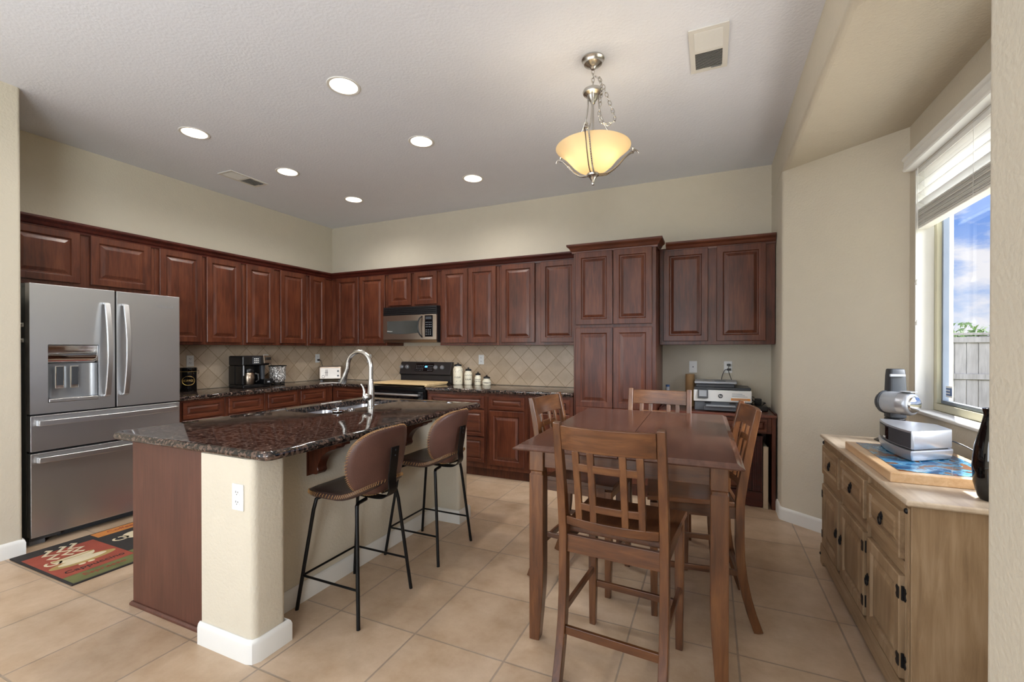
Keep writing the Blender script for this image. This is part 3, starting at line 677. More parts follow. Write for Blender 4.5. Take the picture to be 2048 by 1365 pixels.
ic = thing('island_cabinet', 'cherry island cabinet block with plain veneer end panel facing the viewer', 'cabinet', (0, 0, 0))
MB(0.002, 1).box(-2.76, 1.348, 0.1, -2.1055, 2.17, 0.872).box(-2.76, 2.17, 0.1, -2.1055, 3.05, 0.62).box(-2.76, 3.05, 0.1, -2.1055, 3.10, 0.872).box(-2.67, 1.349, 0.001, -2.107, 3.1, 0.099).build('carcass', MT['cherry'], ic)
mb = MB(0.002, 1).box(-2.776, 1.330, 0.0, -2.1285, 1.3475, 0.872); ep = mb.build('end_panel', MT['panelwood'], ic); ep['label'] = 'plain reddish veneer end panel'
MB(0.002, 1).sweep([(-2.7765, 1.3470), (-2.7765, 1.3294), (-2.137, 1.3294)], [(0, 0.0), (0.012, 0.0), (0.012, 0.012), (0.006, 0.02), (0, 0.022)]).build('shoe_molding', MT['panelwood'], ic)
for a, b in ((1.36, 1.78), (1.80, 2.16), (2.19, 2.60), (2.62, 3.03)):
    rc = Matrix.Rotation(-PI/2, 4, 'Z')
    f = MB(); f.box(-2.7795, a, 0.13, -2.761, b, 0.60 if a > 2.1 else 0.86); f.build('door', MT['cherry'], ic)
# corbels
def corbel(y, label):
    t = thing('corbel', label, 'bracket', (-1.9905, y, 0), 0, 'brackets under the island overhang')
    pf = [(0.001, 0.671), (0.055, 0.671)] + cat([(0.055, 0.671), (0.07, 0.69), (0.066, 0.715), (0.085, 0.755), (0.12, 0.79), (0.165, 0.812), (0.19, 0.82), (0.205, 0.838)], 4) + [(0.235, 0.842), (0.235, 0.871), (0.001, 0.871)]
    mb = MB(0.002, 1).prism_axis(pf, -0.032, 0.032, 'y'); mb.build('scroll', MT['cherry'], t)
    MB(0.002, 1).box(-0.0, -0.045, 0.66, 0.0009, 0.045, 0.871).build('back_plate', MT['cherry'], t)
corbel(1.79, 'dark cherry scroll bracket under the island edge, nearest the viewer')
corbel(2.17, 'dark cherry scroll bracket under the island, behind the front stool back')
corbel(2.56, 'dark cherry scroll bracket under the island, between the two bar stools')
# top with sink cut-out
ISL = thing('island_countertop', 'large dark brown speckled granite island top with bullnose edge', 'countertop', (0, 0, 0))
def island_top():
    mb = MB(); z0, z1, r = 0.8725, 0.914, 0.0205; n = 5
    out = lambda d: rrect(-2.872+d, 1.272+d, -1.678-d, 3.185-d, 0.05-d*0.9, 5)
    sk = lambda: rrect(-2.742, 2.195, -2.362, 3.022, 0.06, 5)
    rings = []
    for k in range(2*n+1):
        a = -PI/2+PI*k/(2*n); rings.append([(x, y, (z0+z1)/2+r*math.sin(a)) for x, y in out(r-r*math.cos(a))])
    # edge band
    R = [[mb.bm.verts.new(p) for p in q] for q in rings]; N = len(R[0])
    for a, b in zip(R, R[1:]):
        for i in range(N): mb.bm.faces.new((a[i], a[(i+1) % N], b[(i+1) % N], b[i]))
    hs = [[mb.bm.verts.new((x, y, z)) for x, y in sk()] for z in (z0, z1)]
    M_ = len(hs[0])
    for i in range(M_): mb.bm.faces.new((hs[0][i], hs[1][i], hs[1][(i+1) % M_], hs[0][(i+1) % M_]))
    for o_, h_ in ((R[-1], hs[1]), (R[0], hs[0])):
        for i in range(N):   # both loops have the same count and start corner
            j = (i+1) % N
            mb.bm.faces.new((o_[i], o_[j], h_[j], h_[i]))
    return mb
island_top().build('slab', MT['granite'], ISL, smooth=40)
sk = thing('sink', 'double-bowl stainless undermount sink let into the island top', 'sink', (0, 0, 0))
def bowl(y0, y1):
    mb = MB()
    rr = []
    for ins, z in ((-0.012, 0.8715), (0.0, 0.8715), (0.004, 0.84), (0.012, 0.70), (0.03, 0.675), (0.07, 0.668)):
        rr.append([(x, y, z) for x, y in rrect(-2.742+ins, y0+ins, -2.362-ins, y1-ins, max(0.015, 0.06-ins*0.3), 5)])
    mb.loft(rr, cap=False); b = mb.bm; b.verts.ensure_lookup_table()
    b.faces.new([b.verts[i] for i in range(len(b.verts)-24, len(b.verts))])
    return mb
for a, b in ((2.195, 2.592), (2.622, 3.022)):
    o = bowl(a, b).build('bowl', MT['sinksteel'], sk, smooth=50)
    MB().lathe([(0.001, 0.0), (0.045, 0.0), (0.05, 0.004), (0.03, 0.001), (0.001, -0.002)], 20, (-2.55, (a+b)/2, 0.671)).build('drain', MT['chrome'], sk, smooth=40)
MB(0.006).box(-2.738, 2.5955, 0.69, -2.366, 2.6185, 0.862).build('divider', MT['sinksteel'], sk)
# faucet
fa = thing('faucet', 'tall brushed nickel gooseneck faucet with pull-down head on the island', 'faucet', (-2.305, 2.60, 0.9142))
MB().lathe([(0.001, 0), (0.029, 0), (0.029, 0.008), (0.026, 0.012), (0.0255, 0.11), (0.022, 0.15), (0.0165, 0.21), (0.001, 0.21)], 24).build('body', MT['nickel'], fa, smooth=35)
arc = [(0, 0, 0.21), (0, 0, 0.29)] + [(-0.112+0.112*math.cos(a), 0, 0.30+0.112*math.sin(a)) for a in [PI*k/14 for k in range(0, 14)]] + [(-0.226, 0, 0.285), (-0.236, 0, 0.262)]
MB().tube(arc, 0.0165, 14, up=(0, 1, 0)).build('neck', MT['nickel'], fa, smooth=40)
MB().tube([(-0.236, 0, 0.262), (-0.247, 0, 0.24), (-0.275, 0, 0.178), (-0.278, 0, 0.171)], [0.016, 0.0175, 0.0265, 0.024], 16, up=(0, 1, 0)).build('spray_head', MT['nickel'], fa, smooth=40)
h = MB().lathe([(0.001, 0), (0.024, 0.0), (0.027, -0.02), (0.026, -0.045), (0.018, -0.058), (0.001, -0.062)], 18, (0, -0.012, 0.078), axis='y').build('valve', MT['nickel'], fa, smooth=40)
lv = cat([(0, -0.056, 0.075), (-0.004, -0.068, 0.092), (-0.008, -0.062, 0.125), (-0.016, -0.066, 0.155), (-0.03, -0.07, 0.175)], 5)
MB().tube(lv, [0.011]*5+[0.009]*8+[0.007]*(len(lv)-13), 10).build('lever', MT['nickel'], h, smooth=40)
st = thing('sink_stopper', 'round metal sink stopper with knob lying on the granite left of the faucet', 'stopper', (-2.325, 2.30, 0.9142))
MB().lathe([(0.001, 0.0), (0.03, 0.0), (0.042, 0.008), (0.041, 0.012), (0.015, 0.014), (0.001, 0.014)], 24).build('disc', MT['chrome'], st, smooth=35)
MB().lathe([(0.001, 0.014), (0.006, 0.014), (0.006, 0.022), (0.012, 0.026), (0.011, 0.032), (0.001, 0.034)], 16).build('knob', MT['chrome'], st, smooth=35)
solo('cap', MB().lathe([(0.001, 0), (0.024, 0), (0.025, 0.006), (0.02, 0.01), (0.001, 0.011)], 20), MT['chrome'], 'small flat metal cap on the granite between sink stopper and faucet', 'cap', smooth=35, loc=(-2.33, 2.425, 0.9142))
solo('cap', MB().lathe([(0.001, 0), (0.026, 0), (0.026, 0.004), (0.02, 0.007), (0.001, 0.008)], 20), MT['chrome'], 'small round metal cap near the far right corner of the island top', 'cap', smooth=35, loc=(-1.93, 3.09, 0.9142))

# ================================================================== OUTLETS
def outlet(loc, rotz, label, kind='duplex'):
    t = thing('wall_outlet', label, 'outlet', loc, rotz, 'outlet plates')
    MB(0.002, 1).box(-0.036, -0.006, -0.057, 0.036, -0.0003, 0.057).build('cover_plate', MT['white'], t)
    if kind == 'duplex':
        for z in (0.021, -0.021):
            r = MB().prism_axis(rrect(-0.016, z-0.014, 0.016, z+0.014, 0.01, 4), -0.0085, -0.006, 'y').build('receptacle', MT['white'], t)
            MB().box(-0.008, -0.0092, z-0.001, -0.005, -0.0086, z+0.008).box(0.005, -0.0092, z-0.001, 0.008, -0.0086, z+0.006).box(-0.002, -0.0092, z-0.009, 0.002, -0.0086, z-0.005).build('slots', MT['ink'], r)
    else:
        MB().lathe([(0.001, 0), (0.006, 0), (0.006, -0.008), (0.001, -0.008)], 10, (0, -0.006, 0.0), axis='y').build('jack', MT['grey'], t)
    return t
outlet((-1.872, 1.285, 0.703), 0, 'white outlet on the near island post')
outlet((L_+0.009, 2.845, 1.222), CH, 'white outlet on the splashback above the coffee tin')
outlet((L_+0.009, 3.70, 1.222), CH, 'white outlet half hidden behind the coffee maker')
outlet((L_+0.009, 4.471, 1.218), CH, 'white outlet above the toaster with a black plug')
outlet((-4.225, D_-0.009, 1.216), 0, 'white outlet behind the faucet neck, at the back wall corner')
outlet((-2.511, D_-0.009, 1.218), 0, 'white outlet on the splashback right of the four jars')
outlet((-1.40+0.16, D_-0.009, 1.216), 0, 'white outlet partly hidden by the pantry edge')
outlet((-0.16, D_, 1.17), 0, 'white phone jack plate above the cardboard tube at the desk', 'jack')
outlet((0.15, D_, 1.172), 0, 'white outlet above the printer with two black plugs')
# ================================================================== FRIDGE
FR = thing('refrigerator', 'stainless steel french door refrigerator with two bottom drawers and ice dispenser', 'refrigerator', (-4.2, 1.8935, 0), CH)
MB(0.004).box(-0.462, 0.068, 0.03, 0.462, 0.66, 1.772).build('case', MT['fridge_side'], FR)
def fdoor(x0, x1, z0, z1, hole=None, name='door'):
    mb = MB(0.0025, 2)
    R = lambda a, b, c, d, y: [(a, y, c), (b, y, c), (b, y, d), (a, y, d)]
    rr = [R(x0, x1, z0, z1, 0.062), R(x0, x1, z0, z1, 0.0)]
    if hole: rr += [R(*hole, 0.0), R(*hole, 0.058)]
    mb.loft(rr); return mb.build(name, MT['steel'], FR)
H = (-0.374, -0.094, 0.972, 1.374)
d1 = fdoor(-0.466, 0.006, 0.90, 1.795, H); d1['label'] = 'left fridge door with ice and water dispenser'
d2 = fdoor(0.018, 0.466, 0.90, 1.793)
d3 = fdoor(-0.464, 0.464, 0.645, 0.888, name='drawer'); d4 = fdoor(-0.464, 0.464, 0.058, 0.630, name='drawer')
# dispenser pieces
pf = [(0.056, 1.37), (0.002, 1.37), (0.004, 1.33), (0.007, 1.29), (0.014, 1.262), (0.03, 1.248), (0.056, 1.242)]
MB().prism_axis(pf, H[0]+0.003, H[1]-0.003, 'x').build('control_panel', MT['chrome'], d1, smooth=50)
pb = [(H[0]+0.003, 0.010), (H[0]+0.012, 0.036), (H[0]+0.04, 0.05), (-0.234, 0.054), (H[1]-0.04, 0.05), (H[1]-0.012, 0.036), (H[1]-0.003, 0.010), (H[1]-0.003, 0.057), (H[0]+0.003, 0.057)]
MB().prism(pb, 0.999, 1.241).build('niche', plain('grey_satin_metal', (150, 152, 155), 0.35, 0.6), d1, smooth=50)
for x in (-0.306, -0.224):
    p_ = MB(0.003).box(x-0.024, 0.022, 1.066, x+0.024, 0.040, 1.226).build('paddle', MT['chrome'], d1)
    MB(0.002).box(x-0.017, 0.0185, 1.088, x+0.020, 0.0218, 1.22).build('paddle_pad', MT['dgrey'], d1)
MB(0.003).box(H[0]+0.003, -0.004, 0.974, H[1]-0.003, 0.05, 0.997).build('drip_tray', MT['steel_h'], d1)
def bow_handle(par, x):
    pts = [(x, -0.004, 0.992), (x, -0.030, 1.0)] + [(x, -0.030-0.036*math.sin(PI*k/14), 1.0+0.685*k/14) for k in range(1, 14)] + [(x, -0.030, 1.685), (x, -0.004, 1.692)]
    MB(0.003).bar(pts, 0.034, 0.016, up=(0, 1, 0)).build('handle', MT['steel_h'], par, smooth=30)
bow_handle(d1, -0.052); bow_handle(d2, 0.066)
def wide_handle(par, z):
    pts = [(-0.43, -0.002, z), (-0.43, -0.034, z)] + [(-0.43+0.86*k/14, -0.034-0.024*math.sin(PI*k/14), z) for k in range(1, 14)] + [(0.43, -0.034, z), (0.43, -0.002, z)]
    MB(0.003).bar(pts, 0.038, 0.014, up=(0, 1, 0)).build('handle', MT['steel_h'], par, smooth=30)
wide_handle(d3, 0.838); wide_handle(d4, 0.585)
MB().box(0.0065, 0.003, 0.90, 0.0175, 0.067, 1.79).box(-0.46, 0.03, 0.889, 0.46, 0.067, 0.899).box(-0.46, 0.03, 0.631, 0.46, 0.067, 0.644).build('gap_shade', MT['black'], FR)  # black strips stand in for the shade in the door and drawer gaps
text('lettering', 'Whirlpool', 0.030, 0.0005, MT['silver'], d2, (0.355, -0.001, 1.70), (PI/2, 0, 0))
mb = MB(0.002).box(-0.462, 0.03, 0.03, -0.30, 0.1, 0.054).box(-0.30, 0.07, 0.006, 0.3, 0.09, 0.054).box(0.30, 0.03, 0.03, 0.462, 0.1, 0.054)
for k in range(4): mb.box(-0.29, 0.066, 0.012+0.01*k, 0.29, 0.0695, 0.016+0.01*k)
mb.build('toe_grille', MT['dgrey'], FR)
for x in (-0.42, 0.42): MB(0.004).box(x-0.04, 0.035, 0.0, x+0.04, 0.12, 0.0295).build('foot', MT['grey'], FR)
for x in (-0.43, 0.43): MB(0.004).box(x-0.03, 0.02, 1.773, x+0.03, 0.16, 1.797 if x < 0 else 1.795).build('hinge_cover', MT['grey'], FR) if x > 5 else MB(0.004).box(x-0.03, 0.069, 1.773, x+0.03, 0.18, 1.80).build('hinge_cover', MT['grey'], FR)
for z, lb in ((1.512, 'upper white hook stuck on the fridge side'), (1.405, 'lower white hook stuck on the fridge side')):
    hk = thing('magnetic_hook', lb, 'hook', (-4.305, 1.4308, z), 0, 'hooks on the fridge')
    MB(0.003).box(-0.014, -0.006, -0.014, 0.014, -0.0005, 0.014).build('base', MT['white'], hk)
    MB().tube(cat([(0, -0.006, 0.008), (0.004, -0.016, 0.008), (0.012, -0.020, -0.006), (0.008, -0.022, -0.020), (-0.004, -0.020, -0.018)], 4), 0.0035, 8).build('prong', MT['white'], hk, smooth=50)

# ================================================================== RANGE, MICROWAVE
RG = thing('range', 'black electric range with rear control panel, set between the counters', 'range', (-3.268, 4.085, 0))
MB(0.003).box(-0.383, 0.03, 0.03, 0.383, 0.63, 0.905).build('body', MT['blackmetal'], RG)
MB(0.008, 3).box(-0.384, -0.012, 0.9055, 0.384, 0.655, 0.926).build('cooktop', MT['blackgloss'], RG)
od = MB(0.006).box(-0.378, 0.0, 0.20, 0.378, 0.029, 0.875).build('oven_door', MT['blackgloss'], RG)
mb = MB().tube([(-0.34, -0.045, 0.835), (0.34, -0.045, 0.835)], 0.012, 12)
for x in (-0.33, 0.33): mb.box(x-0.012, -0.045, 0.827, x+0.012, -0.001, 0.843)
mb.build('handle', MT['steel_h'], od, smooth=40)
MB(0.004).box(-0.378, 0.004, 0.035, 0.378, 0.029, 0.19).build('drawer', MT['blackmetal'], RG)
bgd = MB(0.005).prism_axis([(0.585, 0.9265), (0.65, 0.9265), (0.65, 1.182), (0.60, 1.182), (0.555, 1.03), (0.585, 1.018)], -0.383, 0.376, 'x').build('control_panel', plain('charcoal_panel', (48, 44, 44), 0.3), RG)
tl = math.atan2(0.045, 0.152)
def onpanel(x, s): return (x, 0.555+0.045*s - 0.001, 1.03+0.152*s)
for x in (-0.36+0.0, -0.275, 0.155, 0.252):
    kx, ky, kz = onpanel(x, 0.57)
    k_ = MB().lathe([(0.001, 0.0), (0.027, 0.0), (0.026, -0.012), (0.018, -0.022), (0.001, -0.022)], 18, axis='y').build('knob', MT['silver'], RG, smooth=40, loc=(kx, ky, kz)); k_.rotation_euler = (tl*-1, 0, 0)
mb = MB().box(-0.145, -0.002, -0.05, 0.125, -0.0002, 0.052); s_ = mb.build('display', MT['blackgloss'], RG, loc=onpanel(0, 0.55)); s_.rotation_euler = (-tl, 0, 0)
mb = MB().box(-0.004, -0.0035, 0.0, 0.032, -0.0025, 0.02); s2 = mb.build('clock', MT['led'], s_)
mb = MB()
for i in range(5):
    for j in range(4): mb.box(-0.135+0.024*i, -0.0032, -0.038+0.02*j, -0.122+0.024*i, -0.0024, -0.034+0.02*j)
for i in range(4):
    for j in range(4): mb.box(0.042+0.02*i, -0.0032, -0.038+0.02*j, 0.052+0.02*i, -0.0024, -0.034+0.02*j)
mb.build('button_marks', MT['lgrey'], s_)
bd = thing('stove_cover_board', 'pale wooden board covering the cooktop of the black range', 'board', (-3.25, 4.32, 0.9265))
MB(0.004).box(-0.37, -0.215, 0.014, 0.39, 0.225, 0.032).build('top_board', MT['birch'], bd)
for x in (-0.36, 0.37): MB(0.002).box(x-0.01, -0.21, 0.0, x+0.01, 0.22, 0.0135).build('foot_rail', MT['birch'], bd)

MW = thing('microwave', 'stainless over-the-range microwave hanging under the short wall cabinet', 'microwave', (-3.267, 4.335, 0))
MB(0.004).box(-0.384, 0.02, 1.424, 0.386, 0.40, 1.8505).build('case', MT['black'], MW)
vg = MB(0.002).box(-0.384, 0.002, 1.748, 0.386, 0.019, 1.848); 
for k in range(4): vg.box(-0.375, -0.004, 1.757+0.022*k, 0.376, 0.0015, 1.769+0.022*k)
vg.build('vent_grille', MT['black'], MW)
arcw = lambda x0, x1, z0, z1, y, sag, n=10: [(x0, y, z1), (x1, y, z1)] + [(x1+(x0-x1)*k/n, y, z0-sag*math.sin(PI*k/n)) for k in range(n+1)]
def bowed(x0, x1, z0, z1, name, mat, par, bow=0.014, y=0.0):
    mb = MB(0.002); n = 12; rr = []
    for k in range(n+1):
        x = x0+(x1-x0)*k/n; b = y-bow*math.sin(PI*(x+0.384)/0.77)
        rr.append([(x, b, z0), (x, 0.019, z0), (x, 0.019, z1), (x, b, z1)])
    mb.loft(rr); return mb.build(name, mat, par, smooth=30)
md_ = bowed(-0.384, 0.205, 1.456, 1.746, 'door', MT['warmsteel'], MW)
bowed(0.2065, 0.386, 1.456, 1.746, 'control_panel_frame', MT['warmsteel'], MW)
MB(0.004).prism_axis([(0.019, 1.4545), (-0.004, 1.4545), (0.012, 1.424), (0.019, 1.424)], -0.384, 0.386, 'x').build('bottom_lip', MT['warmsteel'], MW)
mb = MB(0.001); n = 12; rr = []
for k in range(n+1):
    x = -0.318+0.46*k/n; b = -0.0015-0.014*math.sin(PI*(x+0.384)/0.77); rr.append([(x, b-0.002, 1.535-0.012*math.sin(PI*k/n)), (x, b+0.001, 1.535-0.012*math.sin(PI*k/n)), (x, b+0.001, 1.678), (x, b-0.002, 1.678)])
wd_ = mb.loft(rr).build('door_window', plain('dark_door_glass', (66, 68, 66), 0.08, spec=0.7), md_, smooth=30)
MB().tube(cat([(0.192, -0.012, 1.728), (0.176, -0.045, 1.69), (0.166, -0.055, 1.61), (0.176, -0.045, 1.53), (0.196, -0.012, 1.482)], 5), 0.0085, 10).build('handle', MT['black'], md_, smooth=50)
text('lettering', 'Whirlpool', 0.018, 0.0004, MT['white'], md_, (-0.272, -0.0145, 1.556), (PI/2, 0, 0))
kp = MB(0.002).box(0.232, -0.0125, 1.488, 0.338, 0.0, 1.736).build('keypad', MT['blackgloss'], MW)
mb = MB()
for j, z in enumerate((1.51, 1.528, 1.546, 1.564, 1.60, 1.625, 1.652)):
    for i in range(3 if j < 4 else 4): mb.box(0.248+0.028*i*(1 if j < 4 else 0.78), -0.0135, z, 0.258+0.028*i*(1 if j < 4 else 0.78), -0.0126, z+0.006)
mb.build('key_marks', MT['lgrey'], kp)
MB().box(0.245, -0.0135, 1.69, 0.325, -0.0126, 1.722).build('clock_display', MT['dgrey'], kp)

# ================================================================== COUNTER ITEMS
WZ = WT+0.0003
ct = thing('coffee_tin', 'black coffee canister with gold oval lettering beside the fridge', 'canister', (-4.775, 2.76, WZ))
MB().lathe([(0.001, 0), (0.07, 0), (0.072, 0.004), (0.072, 0.19), (0.001, 0.19)], 28).build('body', MT['blackgloss'], ct, smooth=35)
MB().lathe([(0.001, 0.1905), (0.0725, 0.1905), (0.075, 0.196), (0.075, 0.228), (0.07, 0.235), (0.02, 0.238), (0.001, 0.238)], 28).build('lid', MT['blackgloss'], ct, smooth=35)
MB().torus((0, 0, 0.196), 0.0748, 0.0022, n=32).build('gold_band', MT['gold'], ct, smooth=60)
mb = MB(); az = math.radians(-28)
pts = [(0.0735*math.cos(az+0.75*math.cos(t)), 0.0735*math.sin(az+0.75*math.cos(t)), 0.105+0.045*math.sin(t)) for t in [2*PI*k/28 for k in range(29)]]
mb.tube(pts, 0.0022, 6).build('oval_ring', MT['gold'], ct)
for k, chh in enumerate('COFFEE'):
    a = az+(k-2.5)*0.2
    text('lettering', chh, 0.03, 0.0006, MT['gold'], ct, (0.0735*math.cos(a), 0.0735*math.sin(a), 0.105), (PI/2, 0, a+PI/2))
MB().tube(cat([(0.02, 0.074, 0.195), (0.02, 0.088, 0.205), (0.02, 0.09, 0.18), (0.02, 0.083, 0.165)], 4), 0.002, 6).build('clasp', MT['nickel'], ct)

cm = thing('coffee_maker', 'black and steel dual coffee maker with carafe on the left counter', 'coffee maker', (-4.64, 3.31, WZ), CH)
MB(0.008).box(-0.16, -0.13, 0, 0.16, 0.11, 0.035).build('base', MT['black'], cm)
MB(0.008).box(-0.16, 0.0, 0.0355, 0.16, 0.11, 0.24).build('tower', MT['black'], cm)
MB(0.008).box(-0.16, -0.115, 0.0355, -0.132, -0.0005, 0.24).build('side_wall', MT['black'], cm)
MB(0.014, 3).box(-0.16, -0.125, 0.2405, 0.16, 0.11, 0.345).build('head', MT['black'], cm)
MB(0.002).box(-0.153, -0.1185, 0.135, -0.139, -0.1155, 0.315).build('water_gauge', MT['lgrey'], cm)
pnl = MB(0.002).box(-0.055, -0.1285, 0.255, 0.04, -0.1255, 0.335).build('button_panel', MT['dgrey'], cm)
mb = MB()
for i in range(3):
    for j in range(3): mb.box(-0.035+0.02*i, -0.1298, 0.268+0.02*j, -0.021+0.02*i, -0.1286, 0.278+0.02*j)
mb.build('buttons', MT['white'], pnl)
MB(0.004).prism_axis([(-0.15, 0.262), (-0.1255, 0.262), (-0.1255, 0.347), (-0.135, 0.35)], 0.07, 0.165, 'x').build('pod_lid', MT['warmsteel'], cm)
MB(0.003).box(0.092, -0.156, 0.30, 0.148, -0.146, 0.33).build('pod_latch', MT['black'], cm)
MB().lathe([(0.001, 0.0), (0.024, 0.0), (0.026, 0.10), (0.03, 0.15), (0.001, 0.15)], 18, (0.115, -0.055, 0.088)).build('pod_holder', MT['dgrey'], cm, smooth=40)
MB(0.003).box(0.06, -0.16, 0.0355, 0.165, -0.005, 0.087).build('cup_stand', MT['black'], cm)
MB().box(0.098, -0.1612, 0.05, 0.128, -0.1602, 0.066).build('badge', MT['lgrey'], cm)
cf = MB().lathe([(0.001, 0), (0.05, 0), (0.056, 0.01), (0.06, 0.07), (0.056, 0.115), (0.045, 0.13), (0.001, 0.13)], 26, (-0.055, -0.062, 0.0358)).build('carafe', MT['warmsteel'], cm, smooth=40)
MB().lathe([(0.001, 0.1305), (0.05, 0.1305), (0.054, 0.15), (0.045, 0.17), (0.001, 0.175)], 24, (-0.055, -0.062, 0.0358)).build('carafe_lid', MT['black'], cf, smooth=40)
MB(0.002).bar([(0.006, -0.085, 0.155), (0.03, -0.105, 0.14), (0.032, -0.107, 0.08), (0.01, -0.09, 0.06)], 0.014, 0.012, up=(0, 1, 0)).build('carafe_handle', MT['black'], cf)

cd = thing('candle_holder', 'glass mosaic candle holder with pearly shards and black rim on the counter', 'candle holder', (-4.66, 3.677, WZ))
MB().lathe([(0.001, 0.032), (0.07, 0.032), (0.086, 0.06), (0.09, 0.10), (0.086, 0.15), (0.094, 0.222), (0.091, 0.222), (0.083, 0.15), (0.087, 0.10), (0.083, 0.064), (0.067, 0.038), (0.001, 0.038)], 32).build('cup', MT['mosaic'], cd, smooth=40)
MB().torus((0, 0, 0.222), 0.0945, 0.005, n=32).build('rim', MT['blackmetal'], cd, smooth=60)
mb = MB().torus((0, 0, 0.03), 0.074, 0.004, n=28).torus((0, 0, 0.004), 0.074, 0.004, n=28)
for k in range(4): mb.tube([(0.074*math.cos(PI/2*k+0.5), 0.074*math.sin(PI/2*k+0.5), 0.004), (0.074*math.cos(PI/2*k+0.5), 0.074*math.sin(PI/2*k+0.5), 0.03)], 0.004, 6)
mb.build('stand', MT['blackmetal'], cd, smooth=60)

to = thing('toaster', 'shiny steel toaster standing diagonally in the counter corner', 'toaster', (-4.60, 4.43, WZ), math.radians(40))
MB(0.022, 4).box(-0.145, -0.085, 0.012, 0.145, 0.085, 0.192).build('shell', MT['warmsteel'], to)
MB(0.004).box(-0.12, -0.0875, 0.035, 0.12, -0.0852, 0.17).build('front_panel', plain('satin_toaster_steel', (186, 178, 170), 0.38, 0.55), to)
mb = MB()
for y in (-0.03, 0.03): mb.box(-0.11, y-0.014, 0.1922, 0.11, y+0.014, 0.1935)
mb.build('slots', MT['black'], to)
mb = MB().box(-0.055, -0.090, 0.065, -0.050, -0.0877, 0.15).box(-0.04, -0.090, 0.065, -0.035, -0.0877, 0.15).box(-0.068, -0.09, 0.11, -0.027, -0.0877, 0.114)
mb.torus((-0.085, -0.0885, 0.06), 0.016, 0.0022, axis='y', n=18)
mb.build('front_decor', MT['ink'], to)
for z in (0.07, 0.13): MB().lathe([(0.001, 0), (0.013, 0), (0.012, -0.01), (0.001, -0.01)], 14, (0.095, -0.0876, z), axis='y').build('dial', MT['black'], to, smooth=40)
mb = MB()
for x in (-0.11, 0.11):
    for y in (-0.06, 0.06): mb.box(x-0.012, y-0.012, 0, x+0.012, y+0.012, 0.0115)
mb.build('feet', MT['grey'], to)
def cord_of(owner, name, origin, plug, path, label, r=0.0035):
    # cord built in room coordinates, then carried by its appliance
    inv = (Matrix.Translation(owner.location) @ Matrix.Rotation(owner.rotation_euler.z, 4, 'Z')).inverted()
    T = inv @ Matrix.Translation(origin)
    mb = MB().tube(path, r, 8); mb.bm.transform(T); c = mb.build(name, MT['black'], owner, smooth=60); c['label'] = label
    mb = MB(0.003).box(*plug); mb.bm.transform(T); mb.build('plug', MT['black'], c)
cord_of(to, 'power_cord', (L_+0.0185, 4.471, 1.196), (0, -0.012, -0.012, 0.026, 0.012, 0.012),
        cat([(0.026, 0, 0), (0.045, 0.008, -0.01), (0.055, 0.02, -0.06), (0.06, 0.025, -0.14), (0.06, 0.06, -0.24), (0.16, 0.06, -0.25)], 5), 'black cord plugged into the wall')
cord_of(cm, 'power_cord', (L_+0.0185, 3.70, 1.20), (0, -0.012, -0.03, 0.026, 0.012, -0.006),
        cat([(0.026, 0, -0.018), (0.05, 0.012, -0.02), (0.06, 0.018, -0.06), (0.06, -0.01, -0.13), (0.06, -0.10, -0.2), (0.13, -0.24, -0.24)], 5), 'black cord plugged into the wall')

# four jars
def jar(x, y, r, h, word, label):
    t = thing('jar', label, 'jar', (x, y, WZ), 0, 'lettered kitchen jars')
    nk = h-0.05
    MB().lathe([(0.001, 0), (r*0.92, 0), (r, 0.008), (r, nk-0.03), (r*0.93, nk-0.01), (r*0.74, nk), (r*0.72, nk+0.012), (0.001, nk+0.012)], 28).build('body', MT['ceramic'], t, smooth=35)
    MB().lathe([(0.001, nk+0.0125), (r*0.78, nk+0.0125), (r*0.78, nk+0.028), (r*0.5, nk+0.036), (0.008, nk+0.038), (0.007, nk+0.044), (0.016, nk+0.049), (0.001, nk+0.052)], 24).build('lid', MT['black'], t, smooth=35)
    az = math.atan2(-y, -x); n = len(word); da = 0.019/r*0.85
    for k, chh in enumerate(word):
        a = az-0.1+(k-(n-1)/2)*da
        text('lettering', chh, 0.026, 0.0005, MT['ink'], t, (r*1.004*math.cos(a), r*1.004*math.sin(a), nk*0.42), (PI/2, 0, a+PI/2))
    mb = MB()
    for k in range(9):
        a = az+(-1.0+0.25*k); z = nk*0.86 if k % 2 else nk*0.74
        if z > nk-0.03: z = nk-0.034
        if k in (3, 6) and h > 0.2: z = nk*0.2
        p0 = Vector((r*1.003*math.cos(a), r*1.003*math.sin(a), z)); tg = Vector((-math.sin(a), math.cos(a), 0.6))
        u, v = tg.normalized()*0.007, Vector((math.cos(a), math.sin(a), 0)).cross(tg).normalized()*0.0028; nn = Vector((math.cos(a), math.sin(a), 0))*0.0008
        mb.loft([[tuple(p0+u*c1+v*c2+nn*c3) for c1, c2 in ((-1, 0), (0, 1), (1, 0), (0, -1))] for c3 in (-1, 1)])
    mb.build('bird_marks', MT['ink'], t)
jar(-2.743, 4.58, 0.058, 0.255, 'FLOUR', 'tallest cream jar lettered flour, next to the range')
jar(-2.613, 4.60, 0.047, 0.20, 'SUGAR', 'second tallest cream jar, lettered sugar')
jar(-2.484, 4.60, 0.040, 0.152, 'COFFEE', 'slim cream jar lettered coffee, third in the row')
jar(-2.37, 4.60, 0.050, 0.117, 'TEA', 'shortest cream jar lettered tea, right end of the row')

